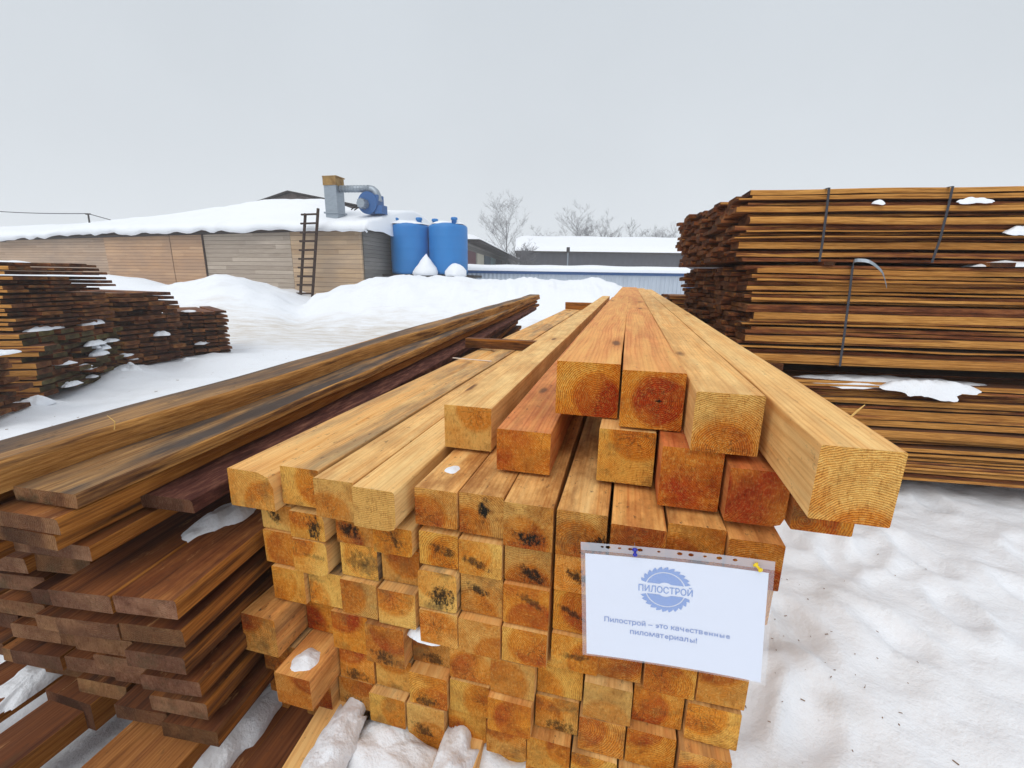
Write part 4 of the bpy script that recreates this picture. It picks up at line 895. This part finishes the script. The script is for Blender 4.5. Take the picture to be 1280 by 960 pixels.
# exhaust duct
ch = empty('exhaust_duct', tuple(SP(1.63, 1, 0)), SRZ); tag(ch, 'galvanised square exhaust duct with crusted top on the shed roof', 'duct')
mb = MB(); mb.box((0, 0, 3.9), (.52, .5, 1.42)); mb.box((0, 0, 3.62), (.62, .6, .06)); mb.build('shaft', M_GALV, ch)
mb = MB(); mb.box((0, -.005, 4.75), (.55, .54, .30)); mb.box((.02, 0, 4.91), (.6, .58, .035)); mb.build('cap', M_RUST, ch)
mb = MB(); mb.tube([(.26, 0, 4.5), (1.55, .02, 4.47)], .125, 16)
for q in range(9): mb.tube([(.32 + q * .14, 0, 4.499 - q * .003), (.345 + q * .14, 0, 4.499 - q * .003)], .134, 16)
mb.build('pipe', M_GALV, ch, True)
mb = MB(); pts = [(1.5 + .34 * math.sin(a), .02, 4.47 - .34 + .34 * math.cos(a)) for a in [R(q * 13) for q in range(8)]] + [(1.88, .02, 4.0)]
mb.tube(pts, [.13 if q % 2 else .14 for q in range(9)], 16); mb.build('elbow', M_GALV, ch, True)
fan = empty('blower_fan', tuple(SP(.0, 1, 0)), SRZ); tag(fan, 'blue blower fan with motor on the snowy shed roof', 'blower')
mb = MB(); mb.tube([(-.12, -.2, 3.95), (-.12, .3, 3.95)], .4, 24); mb.box((.12, .05, 4.05), (.36, .46, .36)); mb.box((.3, .05, 3.72), (.3, .4, .3)); mb.build('housing', M_BLUE, fan)
mb = MB(); mb.tube([(-.22, -.5, 3.9), (-.22, -.2, 3.9)], [.16, .17], 16)
for q in range(8): mb.box((-.22 + .17 * math.cos(q * .785), -.35, 3.9 + .17 * math.sin(q * .785)), (.03, .28, .03))
mb.build('motor', M_GALV, fan); MB().tube([(-.3, -.3, 3.98), (-.75, -.3, 3.7)], .02, 6).tube([(-.25, -.35, 3.85), (-.62, -.3, 3.68)], .02, 6).build('brace', M_DARKMETAL, fan)
# ladder
ld = empty('ladder', tuple(SP(1.86, -.6, 0)), SRZ); tag(ld, 'dark rung ladder leaning against the shed eave', 'ladder')
for sx_ in (-1, 1):
    mb = MB(); n_ = 6; pts = [(sx_ * .27 + (.34 * k / n_), -.32 + .36 * k / n_, .1 + 3.4 * k / n_ + .08 * sx_) for k in range(n_ + 1)]; mb.tube(pts, .05, 8); mb.build('rail', M_LADDER, ld)
for k in range(11):
    z = .32 + k * .305; x = .34 * (z - .1) / 3.4; y = -.36 + .36 * (z - .1) / 3.4
    MB().tube([(x - .36, y - .04, z - .0), (x + .34, y - .04, z + .01)], .034, 6).build('rung', M_LADDER, ld)
# mast and cable
ms = tag(MB().tube([SP(15.9, 2, 3.0), SP(15.84, 2, 4.0)], .035, 8).tube([SP(15.7, 2, 3.98), SP(16.0, 2, 3.98)], .03, 6).build('cable_post', M_DARKMETAL), 'short iron post carrying the overhead cable on the shed roof', 'post')
mb = MB(); pts = []
for q in range(13): t = q / 12; a, b = SP(26, 2, 4.55), SP(15.85, 2, 4.0); v = a.lerp(b, t); v.z -= .12 * math.sin(math.pi * t); pts.append(v)
for q in range(1, 5): pts.append(SP(15.85, 2, 4.0).lerp(SP(14.1, 2, 3.60), q / 4))
tag(mb.tube(pts, .018, 6).build('overhead_cable', M_CABLE), 'dark cable strung over the snowy shed roof', 'cable')

# ================================================================== tanks on their platform
pf = empty('tank_platform', (-3.4, 18.9, 0), R(-6)); tag(pf, 'low pale block platform carrying the blue tanks', 'platform')
MB().box((0, 0, 1.32), (3.9, 1.8, .1)).build('deck', M_DARKMETAL, pf)
for x in (-1.6, -.55, .55, 1.6): MB().box((x, -.5, .64), (.5, .4, 1.26)).build('pier', M_CONC, pf)
MB().box((0, .2, .64), (3.7, .3, 1.26)).build('plinth', M_CONC, pf)
def tank(x, y, lb, seed, flip):
    t = empty('water_tank', (x, y, 1.372), R(-6 + flip * 25)); tag(t, lb, 'tank', 'blue water tanks beside the shed')
    pr_ = [(.74, 0), (.775, .03)]
    for k in range(1, 12): pr_ += [(.775, .155 * k + .0), (.783, .155 * k + .06), (.783, .155 * k + .09)] if k in (3, 6, 9) else [(.777, .155 * k)]
    pr_ += [(.775, 1.84), (.74, 1.9), (.5, 1.98), (.2, 2.0)]
    MB().lathe((0, 0, 0), pr_, 48).build('body', M_TANK, t, True)
    for a in (200, 330) if not flip else (150, 285):
        xx, yy = .55 * math.cos(R(a)), .55 * math.sin(R(a))
        MB().lathe((xx, yy, 1.88), [(.1, 0), (.1, .2), (.13, .2), (.13, .28), (.1, .3)], 18).build('nozzle', M_TANK, t, True)
tank(-4.22, 18.85, 'blue water tank nearer the shed wall', 1, 0); tank(-2.66, 18.75, 'blue water tank farther from the shed, beside the fence', 2, 1)
snow_patch('snow', 1.35, 1.3, .16, 71, (-4.22, 18.9, 3.30), 0, 'snow cap on a blue tank'); snow_patch('snow', 1.35, 1.3, .14, 72, (-2.6, 18.85, 3.32), 0, 'snow cap on a blue tank')
def cone_snow(x, y, z, r, h, sd, pr_):
    mb = MB(); mb.lathe((0, 0, 0), [(r * a, h * b) for a, b in pr_], 28); o = mb.build('snow', M_SNOW, None, True); o.location = (x, y, z); tag(o, 'snow lump in front of the blue tanks', None, None, 'stuff')
    for v in o.data.vertices: v.co += Vector((1, .6, .5)) * .07 * mnoise.noise(v.co * 3 + Vector((sd, 0, 0))) + Vector((1, 1, .3)) * .03 * mnoise.noise(v.co * 9)
cone_snow(-3.42, 17.85, 1.34, .48, .80, 3, [(.9, 0), (1, .08), (.97, .2), (.82, .36), (.56, .54), (.32, .72), (.14, .88), (.01, 1)])
cone_snow(-2.24, 17.8, 1.32, .40, .50, 9, [(.98, 0), (1, .15), (.93, .42), (.74, .7), (.46, .9), (.2, .98), (.02, 1)])

# ================================================================== metal fence
fn = empty('metal_fence', (3, 22, 0), R(-.6)); tag(fn, 'long grey blue profiled sheet fence with a blue cap and snow', 'fence')
MB().box((0, 0, .75), (11, .05, 1.5)).build('sheeting', M_FENCE, fn); MB().box((0, -.02, 1.54), (11.1, .16, .13)).build('cap_rail', M_BLUE, fn)
for x in (-5.4, 5.42): MB().box((x, -.05, .8), (.12, .12, 1.6)).build('post', M_BLUE, fn)
mb = MB(); n_ = 90; pr0 = [(-.28, 0), (-.3, .1), (-.2, .22), (0, .27), (.22, .22), (.3, .08), (.26, 0)]; rg_ = []
for i in range(n_ + 1):
    x = -5.6 + 11.3 * i / n_; e_ = min(1, (n_ - i) / 4) ** .5; r_ = []
    for (y, z) in pr0: r_.append(mb.add((x, y + .03 * mnoise.noise(Vector((x, z, 0))), 1.607 + z * (1.1 + .3 * mnoise.noise(Vector((x * .6, y, 3)))) * e_)))
    rg_.append(r_)
for a, b in zip(rg_, rg_[1:]):
    for q in range(6): mb.face([a[q], b[q], b[q + 1], a[q + 1]])
mb.face(rg_[-1])
o = mb.build('snow', M_SNOW, None, True); o.location = (3, 22, 0); o.rotation_euler = (0, 0, R(-.6)); tag(o, 'snow ridge lying on the fence cap', None, None, 'stuff')

# ================================================================== background buildings
def gable_house(name, loc, rz, w, dp, zw, zr, wm, lb, snow=True, roofm=None, over=.4, cat='building'):
    t = empty(name, loc, rz); tag(t, lb, cat)
    MB().box((0, dp / 2, zw / 2), (w, dp, zw)).build('wall', wm, t)
    mb = MB(); y0, y1 = -over, dp + over; a = []
    for x in (-w / 2 - over, w / 2 + over):
        a.append([mb.add((x, y0, zw)), mb.add((x, dp / 2, zr)), mb.add((x, y1, zw)), mb.add((x, y1, zw - .12)), mb.add((x, y0, zw - .12))])
    for q in range(5): mb.face([a[0][q], a[1][q], a[1][(q + 1) % 5], a[0][(q + 1) % 5]])
    mb.face(a[0]); mb.face(a[1][::-1]); mb.build('roof', roofm or M_DARKMETAL, t)
    if snow:
        mb = MB(); G = {}; n1, n2 = 40, 16
        for i in range(n1 + 1):
            for j in range(n2 + 1):
                x = -w / 2 - over + (w + 2 * over) * i / n1; y = y0 + (y1 - y0) * j / n2
                z = zw + (zr - zw) * (1 - abs(y - dp / 2) / (dp / 2 + over)); ed_ = min(1, min(i, n1 - i) / 1.5, min(j, n2 - j) / 1.2)
                G[i, j] = mb.add((x, y, z + .005 + (.28 + .08 * mnoise.noise(Vector((x * .5, y * .5, 2)))) * ed_ ** .5))
        for i in range(n1):
            for j in range(n2): mb.face([G[i, j], G[i + 1, j], G[i + 1, j + 1], G[i, j + 1]])
        o = mb.build('snow', M_SNOW, None, True); o.location = loc; o.rotation_euler = (0, 0, rz); tag(o, 'snow on a background roof', None, None, 'stuff')
    return t
gable_house('warehouse', (10.5, 40, 0), R(-1), 20, 9, 3.55, 4.95, M_DARKWALL, 'long dark grey clad warehouse with a snowy roof beyond the fence')
w2 = gable_house('warehouse', (6.2, 50, 0), R(-4), 10.5, 9, 4.3, 6.0, M_ROOFGREY, 'pale sheet roofed warehouse behind the dark grey one', False, M_ROOFGREY)
# row of garages receding beyond the tanks
gr = empty('garage_row', (-3.1, 30, 0), R(-5.5)); tag(gr, 'row of garages with maroon, cream and teal doors receding behind the fence', 'garage row')
MB().box((-2.5, 19, 1.75), (5, 38, 3.5)).build('wall', M_WALL_SIDE, gr)
DC = [('maroon', (96, 48, 56)), ('cream', (196, 190, 172)), ('slate', (70, 88, 102)), ('teal', (120, 152, 158)), ('dark', (66, 66, 72)), ('brown', (92, 74, 66)), ('grey', (120, 122, 126)), ('dark', (60, 60, 66))]
for k, (nm_, c) in enumerate(DC):
    d_ = MB().box((.03, 1.6 + k * 3.6, 1.55), (.08, 2.9, 2.9)).build('door', plain('garage_paint_' + nm_, srgb(*c), .6, .3), gr); d_['label'] = nm_ + ' garage door'
mb = MB(); mb.box((-2.2, 19, 3.56), (6.2, 39, .12)); mb.build('roof', M_DARKMETAL, gr)
mb = MB(); G = {}
for i in range(13):
    for j in range(60):
        x = -5.4 + 6.4 * i / 12; y = -.6 + 39.4 * j / 59; ed_ = min(1, min(i, 12 - i) / 1.5, min(j, 59 - j) / 1.0) ** .5
        G[i, j] = mb.add((x, y, 3.63 + (.4 + .12 * mnoise.noise(Vector((x * .4, y * .3, 1)))) * ed_))
for i in range(12):
    for j in range(59): mb.face([G[i, j], G[i + 1, j], G[i + 1, j + 1], G[i, j + 1]])
o = mb.build('snow', M_SNOW, None, True); o.location = gr.location; o.rotation_euler = gr.rotation_euler; tag(o, 'snow on the garage roofs', None, None, 'stuff')
# lamp post
lp = empty('lamp_post', (4.1, 35, 0)); tag(lp, 'thin pole with a square fixture before the dark warehouse', 'post')
MB().tube([(0, 0, 0), (0, 0, 3.4)], .04, 6).build('pole', M_GALV, lp); MB().box((0, -.05, 3.4), (.24, .12, .38)).build('fixture', M_DARKMETAL, lp)

# ================================================================== bare trees
def tree(x, y, h, spread, lb, seed, stems=1, dens=1.0):
    rg = random.Random(seed); t = empty('bare_tree', (x, y, 0)); tag(t, lb, 'tree', 'bare winter trees behind the yard')
    tr = MB(); cr_ = MB()
    def branch(p, d, L, r, lev, mb):
        n_ = 4 if lev < 2 else 3; pts = [p]; rr = [r]; q = p.copy(); dd = d.copy()
        for k in range(n_):
            dd = (dd + Vector((rg.uniform(-1, 1), rg.uniform(-1, 1), rg.uniform(-.1, .9))) * .16).normalized(); q = q + dd * L / n_; pts.append(q.copy()); rr.append(max(.004, r * (1 - .72 * (k + 1) / n_)))
        mb.tube(pts, rr, 6 if lev < 1 else 4 if lev < 2 else 3, 0, False)
        if lev >= 4: return
        nb = int((12, 7, 5, 4)[lev] * dens)
        for k in range(nb):
            f_ = rg.uniform(.22 if lev == 0 else .2, 1); i_ = min(n_ - 1, int(f_ * n_)); b = pts[i_].lerp(pts[i_ + 1], f_ * n_ - i_)
            az_ = rg.uniform(0, 6.28); up_ = rg.uniform(.45, 1.0); side = Vector((math.cos(az_), math.sin(az_), 0))
            nd = (dd * up_ + side * spread * rg.uniform(.6, 1.1)).normalized()
            branch(b, nd, L * rg.uniform(.36, .58) * (1.1 - .45 * f_ if lev == 0 else 1), max(.006, r * .42 * (1 - .5 * f_)), lev + 1, cr_)
    for s_ in range(stems):
        b = Vector((rg.uniform(-.5, .5) * (stems > 1), 0, 0)); branch(b, Vector((rg.uniform(-.12, .12) * stems, 0, 1)).normalized(), h * (.86 if s_ == 0 else rg.uniform(.6, .8)), h * .0125, 0, tr)
    tr.build('trunk', M_BARK, t); cr_.build('crown', M_BARK, t)
tree(-1.3, 50, 8.3, .66, 'tall bare tree standing alone above the garages', 1, 1, 1.15)
tree(6.6, 50, 7.6, .62, 'tallest bare tree of the middle clump', 2, 1, 1.1)
tree(8.3, 52, 6.9, .6, 'slimmer bare tree just right of the tallest in the clump', 3)
tree(10.2, 51, 6.7, .5, 'narrow bare tree in the middle of the clump', 4)
tree(12.1, 52, 6.7, .6, 'rightmost bare tree of the middle clump', 5)
tree(2.6, 55, 6.2, .75, 'low spreading bare tree left of the clump', 6)
tree(15.9, 50, 6.5, .6, 'bare tree over the warehouse roof near the board bundles', 7)
tree(18.0, 51, 6.8, .6, 'bare tree half hidden by the board bundles', 8)
tree(1.2, 36, 3.6, .8, 'small bare bush beside the dark warehouse', 9, 3, 1)
# ================================================================== bark crumbs on the snow
mb = MB(); cg = random.Random(77)
for q in range(190):
    if q < 30: x, y = cg.uniform(.55, 3.2), cg.uniform(.7, 2.9)
    elif q < 80: x, y = cg.gauss(1.15, .18), cg.gauss(1.4, .25)
    else: x, y = cg.uniform(-5, -1.6), cg.uniform(3.2, 9)
    sz = cg.uniform(.0015, .005) * (1 if q < 80 else 1.8); a = cg.uniform(0, 3.1); mb.box((x, y, ground_z(x, y) + .002), (sz * cg.uniform(1, 3.5), sz * .6, sz * .35), a)
tag(mb.build('debris', M_CHIP), 'bark crumbs and wood chips scattered over the snow', None, None, 'stuff')
# ================================================================== small splinters
def splinter(pts, lb, r=.0016): tag(MB().tube(pts, [r] * (len(pts) - 1) + [r * .4], 5).build('splinter', M_STRAW), lb, 'splinter', 'loose wood splinters')
def near(x, y, z, *off): b = Vector((x, y, z + H)); return [b] + [b + Vector(o_) for o_ in off]
splinter(near(-1.02, .84, -.43, (-.012, -.02, .02), (-.005, -.045, -.02), (-.012, -.05, -.06)), 'curled straw splinter at the near end of the grey stained plank')
splinter(near(-.93, .98, -.36, (.005, 0, .02), (-.01, 0, .035)), 'straw splinter standing on the bark edged slab', .0013)
splinter(near(-.69, 1.0, -.49, (.008, 0, .02), (.025, 0, .04)), 'straw splinter beside the purple bark slab', .0013)
q = uvz(.352, -.02, -.208); splinter([q, q + Vector((.01, 0, .012)), q + Vector((.02, 0, .022))], 'torn splinter on the big outer beam edge', .0016)

# ================================================================== cold misty air over the yard
hb = MB().box((0, 150, 4.6), (700, 420, 13)).build('haze', [])
hm = bpy.data.materials.new('haze_air'); hm.use_nodes = True; ht = hm.node_tree; ht.nodes.clear()
pv = ht.nodes.new('ShaderNodeVolumePrincipled'); pv.inputs['Density'].default_value = .003; pv.inputs['Color'].default_value = (.93, .95, .97, 1)
ho = ht.nodes.new('ShaderNodeOutputMaterial'); ht.links.new(pv.outputs[0], ho.inputs['Volume']); hb.data.materials.append(hm)
tag(hb, 'thin cold winter haze over the yard', None, None, 'stuff')
